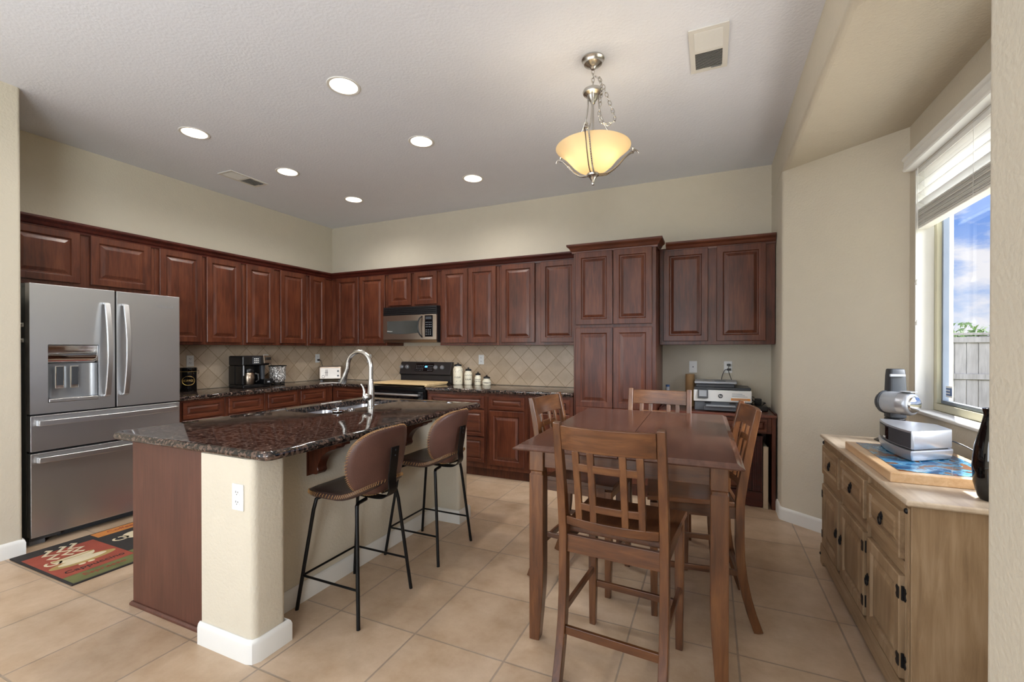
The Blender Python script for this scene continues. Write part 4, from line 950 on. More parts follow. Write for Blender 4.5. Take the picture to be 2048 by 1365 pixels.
# ================================================================== BAR STOOLS
def make_stool(loc, label):
    t = thing('bar_stool', label, 'bar stool', loc, CH, 'bar stools at the island')
    # seat: padded shell with rolled front
    def outline(s, n=36):
        o = []
        for k in range(n):
            a = 2*PI*k/n; c, s_ = math.cos(a), math.sin(a)
            x = 0.222*math.copysign(abs(c)**0.62, c); y = (0.205 if s_ > 0 else 0.20)*math.copysign(abs(s_)**0.7, s_)
            o.append((x*s, y*s-0.01))
        return o
    def zc(x, y): return 0.012*(x/0.22)**2 + (0.05*max(0, (-y-0.06)/0.14)**2) - 0.012*max(0, (y-0.12)/0.08)**2
    mb = MB(); rr = []
    for s, dz in ((0.2, -0.024), (0.9, -0.024), (0.975, -0.018), (1.0, -0.006), (0.975, 0.006), (0.9, 0.012), (0.6, 0.010), (0.2, 0.007)):
        rr.append([(x, y, 0.612+zc(x, y)+dz) for x, y in outline(s)])
    mb.loft(rr).build('seat', MT['leather_seat'], t, smooth=60)
    rim = [(x, y, 0.612+zc(x, y)-0.003) for x, y in outline(1.004)]
    mb = MB()
    for i in range(len(rim)):
        a, b = Vector(rim[i]), Vector(rim[(i+1) % len(rim)])
        for q in (0.1, 0.43, 0.76):
            p = a.lerp(b, q); d = (b-a).normalized(); o = Vector((p.x, p.y, 0)).normalized()*0.001
            mb.tube([tuple(p+o+Vector((0, 0, 0.010))+d*0.005-o*3), tuple(p+o*2), tuple(p+o+Vector((0, 0, -0.008))-d*0.005-o)], 0.0013, 4)
    mb.build('seat_stitching', MT['thread'], t)
    # back: curved pad
    def bo(s, n=36):
        o = []
        for k in range(n):
            a = 2*PI*k/n; c, s_ = math.cos(a), math.sin(a)
            x = 0.222*math.copysign(abs(c)**0.66, c); z = 0.172*math.copysign(abs(s_)**0.72, s_)
            x *= 1-0.10*(-z/0.172 if z < 0 else 0)
            o.append((x*s, z*s))
        return o
    def yb(x, z): return -0.215-0.05*(z/0.17)*0.6+0.075*(x/0.22)**2
    mb = MB(); rr = []
    for s, dy in ((0.2, 0.016), (0.9, 0.016), (0.975, 0.010), (1.0, 0.0), (0.975, -0.010), (0.9, -0.015), (0.6, -0.014), (0.2, -0.014)):
        rr.append([(x, yb(x, z)+dy, 0.775+z) for x, z in bo(s)])
    mb.loft(rr).build('backrest', MT['leather'], t, smooth=60)
    rim = [(x, yb(x, z), 0.775+z) for x, z in bo(1.004)]
    mb = MB()
    for i in range(len(rim)):
        a, b = Vector(rim[i]), Vector(rim[(i+1) % len(rim)])
        for q in (0.1, 0.43, 0.76):
            p = a.lerp(b, q); d = (b-a).normalized(); o = (p-Vector((0, p.y, 0.775))).normalized()*0.001
            mb.tube([tuple(p-o*3+Vector((0, 0.010, 0))+d*0.005), tuple(p+o*2), tuple(p-o*3+Vector((0, -0.010, 0))-d*0.005)], 0.0013, 4)
    mb.build('back_stitching', MT['thread'], t)
    br = cat([(0, -0.02, 0.574), (0, -0.16, 0.572), (0, -0.215, 0.585), (0, -0.243, 0.62), (0, -0.241, 0.68), (0, -0.252, 0.76), (0, -0.262, 0.845)], 4)
    bk = MB(0.002).bar(br, 0.062, 0.006, up=(0, 1, 0)).build('back_bracket', MT['blackmetal'], t, smooth=30)
    mb = MB()
    for z in (0.80, 0.828): mb.lathe([(0.001, 0), (0.007, 0), (0.005, -0.004), (0.001, -0.005)], 10, (0, -0.2625-(z-0.80)*0.12, z), axis='y')
    mb.build('screw', MT['iron'], bk, smooth=40)
    # legs
    F = {}
    for sx in (-1, 1):
        for nm, fy, ty in (('f', 0.205, 0.13), ('b', -0.205, -0.15)):
            foot = Vector((sx*0.205, fy, 0.0)); top = Vector((sx*0.155, ty, 0.56))
            path = [tuple(foot), tuple(foot.lerp(top, 0.5)), tuple(foot.lerp(top, 0.92)), (sx*0.150, ty*0.97, 0.568), (sx*0.13, ty*0.9, 0.5745), (sx*0.06, ty*0.82, 0.575)]
            lg = MB().tube(path, 0.0095, 10, up=(1, 0, 0)).build('leg', MT['blackmetal'], t, smooth=50)
            F[(sx, nm)] = foot.lerp(top, 0.315)
    for a, b in (((-1, 'f'), (1, 'f')), ((-1, 'f'), (-1, 'b')), ((1, 'f'), (1, 'b'))):
        MB().tube([tuple(F[a]), tuple(F[b])], 0.006, 8, up=(0, 0, 1)).build('rung', MT['blackmetal'], t, smooth=50)
    return t
s0 = make_stool((-1.743, 1.851, 0), 'brown leather bar stool nearest the viewer, at the near half of the island')
dup(s0, (-1.74, 2.532, 0), CH, 'brown leather bar stool farther away, by the far island post')

# ================================================================== DINING SET
TB = thing('dining_table', 'square counter-height walnut dining table with seam across the top', 'table', (-0.362, 2.545, 0), math.radians(1.0))
def slabtop(x0, x1):
    mb = MB(); rr = []
    for ins, z in ((0.030, 0.888), (0.004, 0.892), (0.0, 0.898), (0.004, 0.902), (0.014, 0.906), (0.026, 0.9145), (0.03, 0.915)):
        a = x0+(ins if x0 < -0.2 else 0); b = x1-(ins if x1 > 0.2 else 0)
        rr.append([(a, -0.70+ins, z), (b, -0.70+ins, z), (b, 0.70-ins, z), (a, 0.70-ins, z)])
    return mb.loft(rr)
slabtop(-0.468, -0.0012).build('tabletop_leaf', MT['tabletop'], TB); slabtop(0.0012, 0.468).build('tabletop_leaf', MT['tabletop'], TB)
for sx in (-1, 1):
    for sy in (-1, 1):
        cx, cy = sx*0.384, sy*0.582
        mb = MB(0.004); s = 0.034
        q = lambda z, ix, iy, o=0: [(cx-s+o+(ix if sx > 0 else 0), cy-s+o+(iy if sy > 0 else 0), z), (cx+s-o-(ix if sx < 0 else 0), cy-s+o+(iy if sy > 0 else 0), z), (cx+s-o-(ix if sx < 0 else 0), cy+s-o-(iy if sy < 0 else 0), z), (cx-s+o+(ix if sx > 0 else 0), cy+s-o-(iy if sy < 0 else 0), z)]
        mb.loft([q(0, 0.020, 0.020), q(0.10, 0.012, 0.012), q(0.24, 0.002, 0.002), q(0.32, 0, 0), q(0.765, 0, 0), q(0.772, 0, 0, 0.005), q(0.780, 0, 0, 0.005), q(0.787, 0, 0), q(0.8875, 0, 0)])
        mb.build('leg', MT['walnut'], TB)
for sy in (-1, 1): MB(0.002).box(-0.349, sy*0.59-0.011, 0.80, 0.349, sy*0.59+0.011, 0.8875).build('apron', MT['walnut_x'], TB)
for sx in (-1, 1): MB(0.002).box(sx*0.392-0.011, -0.547, 0.80, sx*0.392+0.011, 0.547, 0.8875).build('apron', MT['walnut_y'], TB)

def make_chair(loc, rz, label):
    t = thing('dining_chair', label, 'chair', loc, rz, 'counter-height chairs around the table')
    PX = 0.2
    zy = lambda z: -0.195 - (0.080*((z-0.60)/0.46)**1.25 if z > 0.60 else 0.082*(((0.42-z)/0.42)**2 if z < 0.42 else 0))
    zs = [0, 0.08, 0.16, 0.25, 0.34, 0.42, 0.55, 0.62, 0.70, 0.78, 0.86, 0.94, 1.02, 1.057]
    for sx in (-1, 1):
        MB(0.003).bar([(sx*PX, zy(z), z) for z in zs], [0.034]*7+[0.034, 0.034, 0.034, 0.034, 0.033, 0.032, 0.031], [0.040]*9+[0.037, 0.034, 0.031, 0.028, 0.026], up=(0, 1, 0)).build('rear_post', MT['walnut'], t, smooth=30)
        mb = MB(0.003); q = lambda z, s: [(sx*0.2-s, 0.178, z), (sx*0.2+s, 0.178, z), (sx*0.2+s, 0.178+2*s, z), (sx*0.2-s, 0.178+2*s, z)]
        mb.loft([q(0, 0.015), q(0.25, 0.0185), q(0.575, 0.0185)]).build('front_leg', MT['walnut'], t)
    # curved members in the back
    cv = lambda x, z: zy(z)-0.032*(1-(x/0.2)**2)
    def xrail(x0, x1, z0, z1, d, name, n=12):
        mb = MB(0.0025); rr = []
        for k in range(n+1):
            x = x0+(x1-x0)*k/n
            a, b = cv(x, z0), cv(x, z1)
            rr.append([(x, a-d/2, z0), (x, a+d/2, z0), (x, b+d/2, z1), (x, b-d/2, z1)])
        return mb.loft(rr).build(name, MT['walnut_x'], t, smooth=30)
    xrail(-0.183, 0.183, 0.948, 1.045, 0.021, 'top_rail'); xrail(-0.183, 0.183, 0.632, 0.668, 0.02, 'bottom_rail')
    xrail(-0.122, 0.122, 0.868, 0.900, 0.0125, 'cross_bar'); xrail(-0.122, 0.122, 0.708, 0.738, 0.0125, 'cross_bar')
    for x, w in ((-0.124, 0.027), (-0.062, 0.027), (0.062, 0.027), (0.124, 0.027)):
        d = 0.016 if abs(x) > 0.1 else 0.0135
        MB(0.002).bar([(x, cv(x, z), z) for z in (0.666, 0.74, 0.82, 0.90, 0.950)], w, d, up=(0, 1, 0)).build('slat', MT['walnut'], t, smooth=30)
    # seat with dished top
    mb = MB(0.004); nx, ny = 10, 8; X0, Y0, Y1 = 0.228, -0.172, 0.228
    def sx_(y): return X0-0.012*(0.228-y)/0.4
    top = [[(sx_(Y0+(Y1-Y0)*j/ny)*(-1+2*i/nx), Y0+(Y1-Y0)*j/ny) for i in range(nx+1)] for j in range(ny+1)]
    dish = lambda x, y: 0.612-0.009*max(0, 1-(x/0.2)**2)*max(0, 1-((y-0.0)/0.19)**2)
    tv = [[mb.bm.verts.new((x, y, dish(x, y))) for x, y in r] for r in top]; bv = [[mb.bm.verts.new((x, y, 0.588)) for x, y in r] for r in top]
    for j in range(ny):
        for i in range(nx):
            mb.bm.faces.new((tv[j][i], tv[j][i+1], tv[j+1][i+1], tv[j+1][i])); mb.bm.faces.new((bv[j][i], bv[j+1][i], bv[j+1][i+1], bv[j][i+1]))
    for i in range(nx):
        mb.bm.faces.new((tv[0][i+1], tv[0][i], bv[0][i], bv[0][i+1])); mb.bm.faces.new((tv[ny][i], tv[ny][i+1], bv[ny][i+1], bv[ny][i]))
    for j in range(ny):
        mb.bm.faces.new((tv[j][0], tv[j+1][0], bv[j+1][0], bv[j][0])); mb.bm.faces.new((tv[j+1][nx], tv[j][nx], bv[j][nx], bv[j+1][nx]))
    mb.build('seat', MT['walnut_y'], t, smooth=35)
    MB(0.002).box(-0.184, -0.204, 0.515, 0.184, -0.186, 0.5875).build('rear_apron', MT['walnut_x'], t)
    MB(0.002).box(-0.182, 0.19, 0.53, 0.182, 0.208, 0.5875).build('front_apron', MT['walnut_x'], t)
    for sx in (-1, 1):
        MB(0.002).box(sx*0.2-0.009, -0.176, 0.53, sx*0.2+0.009, 0.177, 0.5875).build('side_apron', MT['walnut_y'], t)
        MB(0.002).bar([(sx*0.2, zy(0.27)+0.018, 0.27), (sx*0.2, 0.18, 0.27)], 0.016, 0.028, up=(0, 0, 1)).build('stretcher', MT['walnut_y'], t)
    MB(0.002).box(-0.184, zy(0.20)-0.008, 0.186, 0.184, zy(0.20)+0.008, 0.22).build('stretcher', MT['walnut_x'], t)
    MB(0.002).box(-0.182, 0.188, 0.186, 0.182, 0.204, 0.216).build('stretcher', MT['walnut_x'], t)
    return t
c0 = make_chair((-0.34, 1.953, 0), math.radians(-4), 'walnut lattice-back dining chair in front, its back to the viewer')
dup(c0, (-0.09, 2.573, 0), math.radians(96.7), 'walnut dining chair on the right side of the table, seen from the side')
dup(c0, (-0.68, 2.635, 0), math.radians(-95.3), 'walnut dining chair on the left side of the table, toward the island')
dup(c0, (-0.34, 3.11, 0), PI, 'walnut dining chair at the far side of the table, before the pantry')
# ================================================================== DESK
DE = thing('desk', 'dark cherry desk with side panels under the right wall cabinet', 'desk', (0.03, 4.27, 0))
DM = MT['cherry_dk']
MB(0.004).box(-0.466, 0.0, 0.768, 0.472, 0.468, 0.792).build('top', wood('desk_top_wood', ((84, 42, 32), (106, 58, 44), (122, 72, 56)), 'x', 12, 4, 0.3, 0.3, 0.04), DE)
for x in (-0.466, 0.456): MB(0.003).box(x, 0.02, 0.7925, x+0.016, 0.468, 0.806).build('edge_rail', DM, DE)
for x in (-0.46, 0.436): MB(0.003).box(x, 0.012, 0.0, x+0.03, 0.46, 0.7675).build('side_panel', MT['cherry'], DE)
MB(0.003).box(-0.4295, 0.018, 0.632, 0.4355, 0.04, 0.7675).build('apron', MT['cherry_h'], DE)
for a, b in ((-0.41, -0.01), (0.0, 0.40)): panel_front(DE, a, b, 0.648, 0.755, 'drawer', MT['cherry_h'], y=0.0175, sc=0.35)
MB(0.002).box(-0.4295, 0.44, 0.03, 0.4355, 0.455, 0.63).build('back_panel', DM, DE)
MB(0.002).box(-0.42, 0.065, 0.13, 0.372, 0.43, 0.605).build('inner_case', DM, DE)
mb = MB()
for k in range(5): mb.box(0.300+0.014*k, 0.046, 0.135, 0.309+0.014*k, 0.0605, 0.60)
mb.box(0.296, 0.0545, 0.13, 0.372, 0.0645, 0.605); mb.build('pilaster', MT['cherry_dk'], DE)
for a, b in ((-0.40, -0.055), (-0.05, 0.29)):
    d_ = MB(0.002).box(a, 0.048, 0.135, b, 0.0645, 0.60).build('door', DM, DE)
    for c, d in ((0.15, 0.345), (0.375, 0.585)): MB().rings_rect(a+0.03, b-0.03, c, d, [(0, 0.0), (0, 0.004), (0.02, 0.016)], y=0.0475).build('raised_panel', MT['cherry_h'], d_)
pl = [(-0.42, 0.0), (-0.32, 0.0)] + [(-0.32+0.60*k/12, 0.0+0.035*math.sin(PI*k/12)**0.6) for k in range(1, 12)] + [(0.28, 0.0), (0.372, 0.0), (0.372, 0.1295), (-0.42, 0.1295)]
MB(0.002).prism_axis(pl, 0.04, 0.06, 'y').build('plinth', DM, DE)
tr = thing('tray', 'tan tray standing on edge in the slot at the right of the desk', 'tray', (0.4255, 4.40, 0))
MB(0.01, 3).box(-0.017, -0.11, 0.005, 0.014, 0.2, 0.52).build('panel', MT['almond'], tr)
MB(0.004).box(-0.021, -0.118, 0.0, 0.016, -0.1105, 0.525).build('edge', plain('tan_plastic_edge', (188, 170, 146), 0.35), tr)

DZ = 0.7923
PRN = thing('printer', 'grey and white inkjet printer with small screen on the desk', 'printer', (0.09, 4.36, DZ))
MB(0.008).box(-0.225, 0.02, 0.0, 0.225, 0.33, 0.0845).build('base', MT['grey'], PRN)
fr = MB(0.006).box(-0.233, 0.0, 0.085, 0.233, 0.335, 0.187).build('front_body', MT['white'], PRN)
MB(0.008).box(-0.228, 0.012, 0.1875, 0.228, 0.335, 0.212).build('scanner_bed', MT['dgrey'], PRN)
MB(0.006).prism_axis([(0.01, 0.2125), (0.10, 0.2125), (0.335, 0.2125), (0.335, 0.243), (0.02, 0.243)], -0.215, 0.10, 'x').build('feeder', MT['dgrey'], PRN)
ld = MB(0.006).prism([(-0.226, -0.005), (0.118, 0.005), (0.13, 0.335), (-0.226, 0.335)], 0.2435, 0.262).build('feeder_lid', MT['lgrey'], PRN)
MB(0.001).box(-0.06, 0.03, 0.2622, 0.03, 0.14, 0.266).build('paper_guide', MT['grey'], ld)
sc_ = MB(0.004).prism_axis([(-0.0005, 0.118), (-0.02, 0.112), (-0.006, 0.188), (-0.0005, 0.188)], -0.198, -0.112, 'x').build('screen_bezel', MT['dgrey'], PRN)
MB().prism_axis([(-0.0176, 0.130), (-0.0186, 0.130), (-0.0085, 0.184), (-0.0075, 0.184)], -0.186, -0.124, 'x').build('screen', MT['lgrey'], sc_)
lg = MB().lathe([(0.001, 0), (0.019, 0), (0.019, -0.0015), (0.001, -0.0015)], 24, (-0.012, -0.0005, 0.136), axis='y').build('emblem', MT['dgrey'], PRN, smooth=30)
text('lettering', 'hp', 0.026, 0.0004, MT['white'], lg, (-0.012, -0.0024, 0.1375), (PI/2, 0, 0))
st_ = MB().box(0.072, -0.0014, 0.098, 0.222, -0.0004, 0.172).build('sticker', MT['white'], PRN)
MB().box(0.072, -0.0022, 0.101, 0.222, -0.0015, 0.121).build('orange_band', MT['orange'], st_)
mb = MB()
for k in range(3): mb.box(0.08, -0.0022, 0.135+0.011*k, 0.20-0.02*k, -0.0015, 0.139+0.011*k)
mb.box(0.085, -0.0028, 0.108, 0.2, -0.0023, 0.112); mb.build('print_lines', MT['lgrey'], st_)
pt_ = MB(0.004).box(-0.145, -0.055, 0.012, 0.11, 0.018, 0.05).build('paper_tray', MT['grey'], PRN)
MB(0.003).box(-0.13, -0.09, 0.051, 0.105, 0.012, 0.058).build('output_shelf', MT['lgrey'], pt_)
mb = MB().box(-0.14, 0.012, 0.066, -0.09, 0.0195, 0.08).box(0.06, 0.012, 0.066, 0.11, 0.0195, 0.08); mb.build('output_slot', MT['black'], PRN)
tb = thing('cardboard_tube', 'brown cardboard tube standing behind the left end of the printer', 'tube', (-0.185, 4.655, DZ))
MB().lathe([(0.042, 0), (0.042, 0.31), (0.037, 0.31), (0.037, 0.008), (0.001, 0.008), (0.001, 0), (0.042, 0)], 24, cap=False).build('wall', MT['kraft'], tb, smooth=40)
bo_ = thing('bottle', 'small clear bottle with dark blue cap on the desk against the pantry', 'bottle', (-0.385, 4.60, DZ))
MB().lathe([(0.001, 0), (0.02, 0), (0.021, 0.004), (0.021, 0.175), (0.015, 0.185), (0.001, 0.185)], 18).build('body', MT['lgrey'], bo_, smooth=40)
MB().lathe([(0.001, 0.186), (0.019, 0.186), (0.019, 0.204), (0.001, 0.206)], 18).build('cap', MT['bluecap'], bo_, smooth=40)
md = thing('modem', 'black modem box with loose cables at the right end of the desk', 'modem', (0.40, 4.56, DZ))
MB(0.01).box(-0.07, -0.07, 0.0, 0.062, 0.07, 0.045).build('case', MT['black'], md)
mb = MB()
for k in range(3): mb.tube(cat([(-0.06, -0.02, 0.046), (-0.075+0.02*k, -0.04, 0.09-0.012*k), (0.0, -0.05, 0.085-0.02*k), (0.045, -0.02+0.01*k, 0.072), (0.03, 0.05, 0.05)], 5), 0.003, 6)
mb.build('cable', MT['black'], md)
ad = thing('power_adapter', 'black cube power adapter resting on top of the modem', 'adapter', (0.395, 4.585, DZ+0.0455))
MB(0.006).box(-0.033, -0.02, 0.0, 0.022, 0.035, 0.06).build('block', MT['black'], ad)
MB().tube(cat([(-0.033, 0.0, 0.03), (-0.052, -0.005, 0.05), (-0.055, -0.01, 0.075), (-0.035, -0.012, 0.07)], 5), 0.003, 6).build('cord', MT['black'], ad)
o_ = (0.15, D_-0.0095, 1.172)
cord_of(PRN, 'power_cord', o_, (-0.011, -0.024, 0.012, 0.020, -0.0002, 0.032), cat([(0.004, -0.02, 0.014), (0.004, -0.026, -0.038), (0.03, -0.02, -0.12), (0.05, -0.018, -0.18), (0.05, -0.02, -0.25), (0.05, -0.035, -0.30)], 5), 'black cord from the upper socket', 0.003)
cord_of(PRN, 'power_cord', o_, (-0.007, -0.024, -0.032, 0.024, -0.0002, -0.012), cat([(0.0, -0.02, -0.022), (-0.03, -0.024, -0.03), (-0.055, -0.018, -0.10), (-0.06, -0.018, -0.18), (-0.06, -0.02, -0.26), (-0.06, -0.035, -0.30)], 5), 'black cord from the lower socket', 0.003)

# ================================================================== SIDEBOARD (local x = -world y, front at local -y = world -x)
SB = thing('sideboard', 'waxed pine sideboard with three drawers, three doors and black iron fittings', 'sideboard', (0.652, 2.69, 0), -CH)
hw_ = 0.665; dp = 0.405
MB(0.003).box(-hw_, 0.0, 0.10, hw_, dp, 0.788).build('carcass', MT['pine'], SB)
tp = MB(0.004); tp.loft([[(x, y, z) for x, y in ((-hw_-0.018+i, -0.02+i), (hw_+0.018-i, -0.02+i), (hw_+0.018-i, dp+0.012), (-hw_-0.018+i, dp+0.012))] for z, i in ((0.7885, 0.006), (0.793, 0.0), (0.806, 0.0), (0.81, 0.004))])
tp.build('top', MT['pine_top'], SB)
SBP = [(0, 0), (0.0, 0.095), (-0.0, 0.098)]
mb = MB(0.002)
pl = [(-hw_-0.016, 0.0), (-hw_+0.05, 0.0), (-hw_+0.07, 0.03), (-hw_+0.10, 0.035), (hw_-0.10, 0.035), (hw_-0.07, 0.03), (hw_-0.05, 0.0), (hw_+0.016, 0.0), (hw_+0.016, 0.095), (hw_+0.008, 0.112), (hw_, 0.128), (-hw_, 0.128), (-hw_-0.008, 0.112), (-hw_-0.016, 0.095)]
mb.prism_axis(pl, -0.018, -0.0008, 'y'); mb.build('plinth', MT['pine_x'], SB)
MB(0.002).box(-hw_-0.016, -0.0005, 0.0, -hw_-0.0006, dp, 0.12).build('side_plinth', MT['pine_x'], SB)
MB(0.002).box(hw_+0.0006, -0.0005, 0.0, hw_+0.016, dp, 0.12).build('side_plinth', MT['pine_x'], SB)
MB(0.001).box(-hw_+0.02, 0.02, 0.0, hw_-0.02, dp-0.01, 0.0995).build('base', MT['pine_x'], SB)
for x in (-hw_+0.022, -0.222, 0.222, hw_-0.022):
    mb = MB(0.0015).box(x-0.017, -0.003, 0.13, x+0.017, -0.0006, 0.775)
    for k in (-1, 0, 1): mb.box(x+k*0.011-0.0038, -0.006, 0.131, x+k*0.011+0.0038, -0.0025, 0.774)
    mb.build('fluted_stile', MT['pine'], SB)
def ring_pull(par, x, z):
    t = MB(0.001)
    for a in range(0, 360, 72):
        t.lathe([(0.001, 0), (0.008, 0), (0.006, -0.003), (0.001, -0.0035)], 8, (x+0.010*math.cos(math.radians(a+90)), -0.0205, z+0.010*math.sin(math.radians(a+90))), axis='y')
    o = t.torus((x, -0.027, z-0.020), 0.015, 0.0034, axis='y', n=18).box(x-0.004, -0.03, z-0.006, x+0.004, -0.021, z+0.006).build('ring_pull', MT['iron'], par, smooth=40)
    return o
def hinge(par, x, z, s):
    t = MB(0.0008).box(x-0.005, -0.014, z-0.026, x+0.005, -0.006, z+0.026)
    for k in (-1, 1):
        w = 0.027
        t.prism_axis([(x, z-0.022), (x+k*w*0.7, z-0.024), (x+k*w, z-0.012), (x+k*w*0.7, z), (x+k*w, z+0.012), (x+k*w*0.7, z+0.024), (x, z+0.022)][::k], -0.0095 if k*s > 0 else -0.023, -0.0065 if k*s > 0 else -0.0205, 'y')
    return t.build('hinge', MT['iron'], SB)
cols = ((-0.618, -0.247), (-0.197, 0.197), (0.247, 0.618))
for i, (a, b) in enumerate(cols):
    d = panel_front(SB, a, b, 0.578, 0.752, 'drawer', MT['pine_x'], sc=0.62); ring_pull(d, (a+b)/2, 0.672)
    MB(0.001).box(a, -0.0045, 0.522, b, -0.0006, 0.57).build('rail', MT['pine_x'], SB)
    d = panel_front(SB, a, b, 0.138, 0.515, 'door', MT['pine'], sc=0.9)
    ring_pull(d, b-0.022 if i == 0 else a+0.022, 0.345)
    hx, s = (a-0.003, -1) if i == 0 else (b+0.003, 1)
    hinge(SB, hx, 0.452, s); hinge(SB, hx, 0.205, s)
for x in (-hw_+0.022, hw_-0.022): MB().lathe([(0.001, 0), (0.011, 0), (0.008, -0.006), (0.001, -0.008)], 10, (x, -0.0065, 0.762), axis='y').build('nail_head', MT['iron'], SB, smooth=40)
for x in (-hw_+0.0, hw_-0.0): MB().lathe([(0.001, 0), (0.01, 0), (0.007, -0.005), (0.001, -0.007)], 10, (x, -0.0182, 0.06), axis='y').build('nail_head', MT['iron'], SB, smooth=40)

SZ = 0.8103
cb = thing('serving_board', 'maple board with blue and brown resin inlay lying on the sideboard', 'board', (0.866, 2.595, SZ))
MB(0.004).box(-0.205, -0.335, 0.0, 0.195, 0.33, 0.040).build('wood_frame', MT['maple'], cb)
MB(0.0008).box(-0.165, -0.300, 0.0403, 0.160, 0.298, 0.0425).build('resin_inlay', MT['resin'], cb)
BO = thing('stereo', 'silver and black tabletop stereo on its pedestal standing on the resin board', 'stereo', (0.885, 2.69, SZ+0.0428))
def wpoly(d):
    c = [(-0.085, -0.20), (-0.099, -0.13), (-0.107, -0.05), (-0.109, 0.0), (-0.107, 0.05), (-0.099, 0.13), (-0.085, 0.20)]
    c = cat([(x, y, 0) for x, y in c], 3)
    out = [(x, y) for x, y, z in c] + [(-0.04, 0.195), (0.095, 0.10), (0.103, 0.08), (0.103, -0.06), (0.095, -0.08), (-0.075, -0.20)]
    return [(x*(1+d*8), y*(1+d*5)) for x, y in out]
mb = MB(); mb.loft([[(x, y, z) for x, y in wpoly(d)] for z, d in ((0.004, -0.004), (0.012, 0.0), (0.03, 0.005), (0.042, 0.005), (0.046, 0.0))]); mb.build('pedestal', MT['silver'], BO, smooth=35)
MB().prism([(x*0.9, y*0.9) for x, y in wpoly(0)], 0.0463, 0.0525).build('gap_strip', MT['black'], BO)
mb = MB(); mb.loft([[(x, y, z) for x, y in wpoly(d)] for z, d in ((0.053, -0.003), (0.056, 0.0), (0.128, 0.0), (0.132, -0.002))]); bd_ = mb.build('body', MT['silver'], BO, smooth=35)
fc = [(x-0.0022, y) for x, y in wpoly(0)[0:17]]
mb = MB(); mb.loft([[(x, y, 0.058), (x+0.0015, y, 0.058), (x+0.0015, y, 0.124), (x, y, 0.124)] for x, y in fc]); fp = mb.build('front_grille', MT['dgrey'], BO, smooth=35)
fd = [(x-0.0035, y) for x, y in wpoly(0)[8:16]]
mb = MB(); mb.loft([[(x, y, 0.062), (x+0.001, y, 0.062), (x+0.001, y, 0.12), (x, y, 0.12)] for x, y in fd]); mb.build('display', MT['blackgloss'], fp, smooth=35)
text('lettering', 'BOSE', 0.012, 0.0003, MT['white'], fp, (-0.1135, 0.03, 0.068), (PI/2, 0, -PI/2))
mb = MB()
for x, y in ((-0.07, -0.15), (-0.07, 0.15), (0.07, -0.04), (0.07, 0.06)): mb.lathe([(0.001, 0), (0.01, 0), (0.01, 0.0038), (0.001, 0.0038)], 10, (x, y, 0))
mb.build('feet', MT['black'], BO)
MB().tube(cat([(0.103, -0.02, 0.075), (0.13, -0.03, 0.07), (0.16, -0.10, 0.05), (0.175, -0.22, 0.02), (0.185, -0.32, -0.02), (0.19, -0.42, -0.034)], 6), 0.0028, 8).build('power_cord', MT['dgrey'], BO, smooth=60)

VC = thing('handheld_vacuum', 'grey and black handheld vacuum upright in its stand at the sideboard end', 'vacuum', (0.965, 3.235, SZ), math.radians(10))
mb = MB(0.004); mb.loft([[(x*s, y*s, z) for x, y in rrect(-0.062, -0.06, 0.062, 0.06, 0.02, 3)] for z, s in ((0.0, 1.25), (0.006, 1.25), (0.02, 0.9), (0.07, 0.7), (0.14, 0.62))]); mb.build('stand', MT['black'], VC, smooth=35)
mb = MB(0.004); mb.loft([[(x*s+dx, y*s+0.02, z) for x, y in rrect(-0.042, -0.036, 0.042, 0.036, 0.012, 3)] for z, s, dx in ((0.14, 1.0, 0.012), (0.28, 1.0, 0.013), (0.38, 0.92, 0.012), (0.415, 0.86, 0.012), (0.422, 0.78, 0.012))]); mb.build('nozzle', MT['dgrey'], VC, smooth=35)
MB(0.003).box(-0.036, -0.026, 0.378, 0.04, -0.0152, 0.392).build('latch', MT['lgrey'], VC)
ax = thing('tmp', None, None)
bpy.data.objects.remove(ax)
q = Matrix.Translation((-0.015, -0.05, 0.232)) @ Matrix.Rotation(math.radians(-62), 4, 'Z')
mb = MB().lathe([(0.001, -0.085), (0.045, -0.085), (0.058, -0.07), (0.062, -0.03), (0.063, 0.03), (0.001, 0.03)], 28, axis='x'); mb.bm.transform(q); mb.build('motor_body', MT['lgrey'], VC, smooth=40)
mb = MB().lathe([(0.001, 0.0305), (0.064, 0.0305), (0.064, 0.065), (0.058, 0.08), (0.048, 0.086), (0.001, 0.086)], 28, axis='x'); mb.bm.transform(q); dbn = mb.build('dust_bowl', MT['silver'], VC, smooth=40)
mb = MB().lathe([(0.001, 0.087), (0.046, 0.087), (0.042, 0.096), (0.025, 0.103), (0.001, 0.105)], 24, axis='x'); mb.bm.transform(q); mb.build('lens', MT['chrome'], dbn, smooth=40)
mb = MB(0.003).box(0.03, -0.025, 0.0645, 0.088, 0.025, 0.070); mb.bm.transform(q); mb.build('release_tab', MT['lgrey'], dbn)
mb = MB().lathe([(0.001, -0.086), (0.05, -0.086), (0.061, -0.07), (0.064, -0.07), (0.066, -0.06), (0.063, -0.055), (0.001, -0.055)], 28, axis='x'); mb.bm.transform(q); mb.build('rim', MT['dgrey'], VC, smooth=40)
VS = thing('vase', 'tall glossy black vase at the near end of the sideboard by the wall', 'vase', (0.915, 2.135, SZ))
MB().lathe([(0.001, 0), (0.035, 0), (0.042, 0.01), (0.053, 0.06), (0.056, 0.12), (0.05, 0.19), (0.036, 0.25), (0.026, 0.30), (0.03, 0.325), (0.026, 0.325), (0.022, 0.30), (0.001, 0.28)], 28).build('body', MT['blackgloss'], VS, smooth=50)

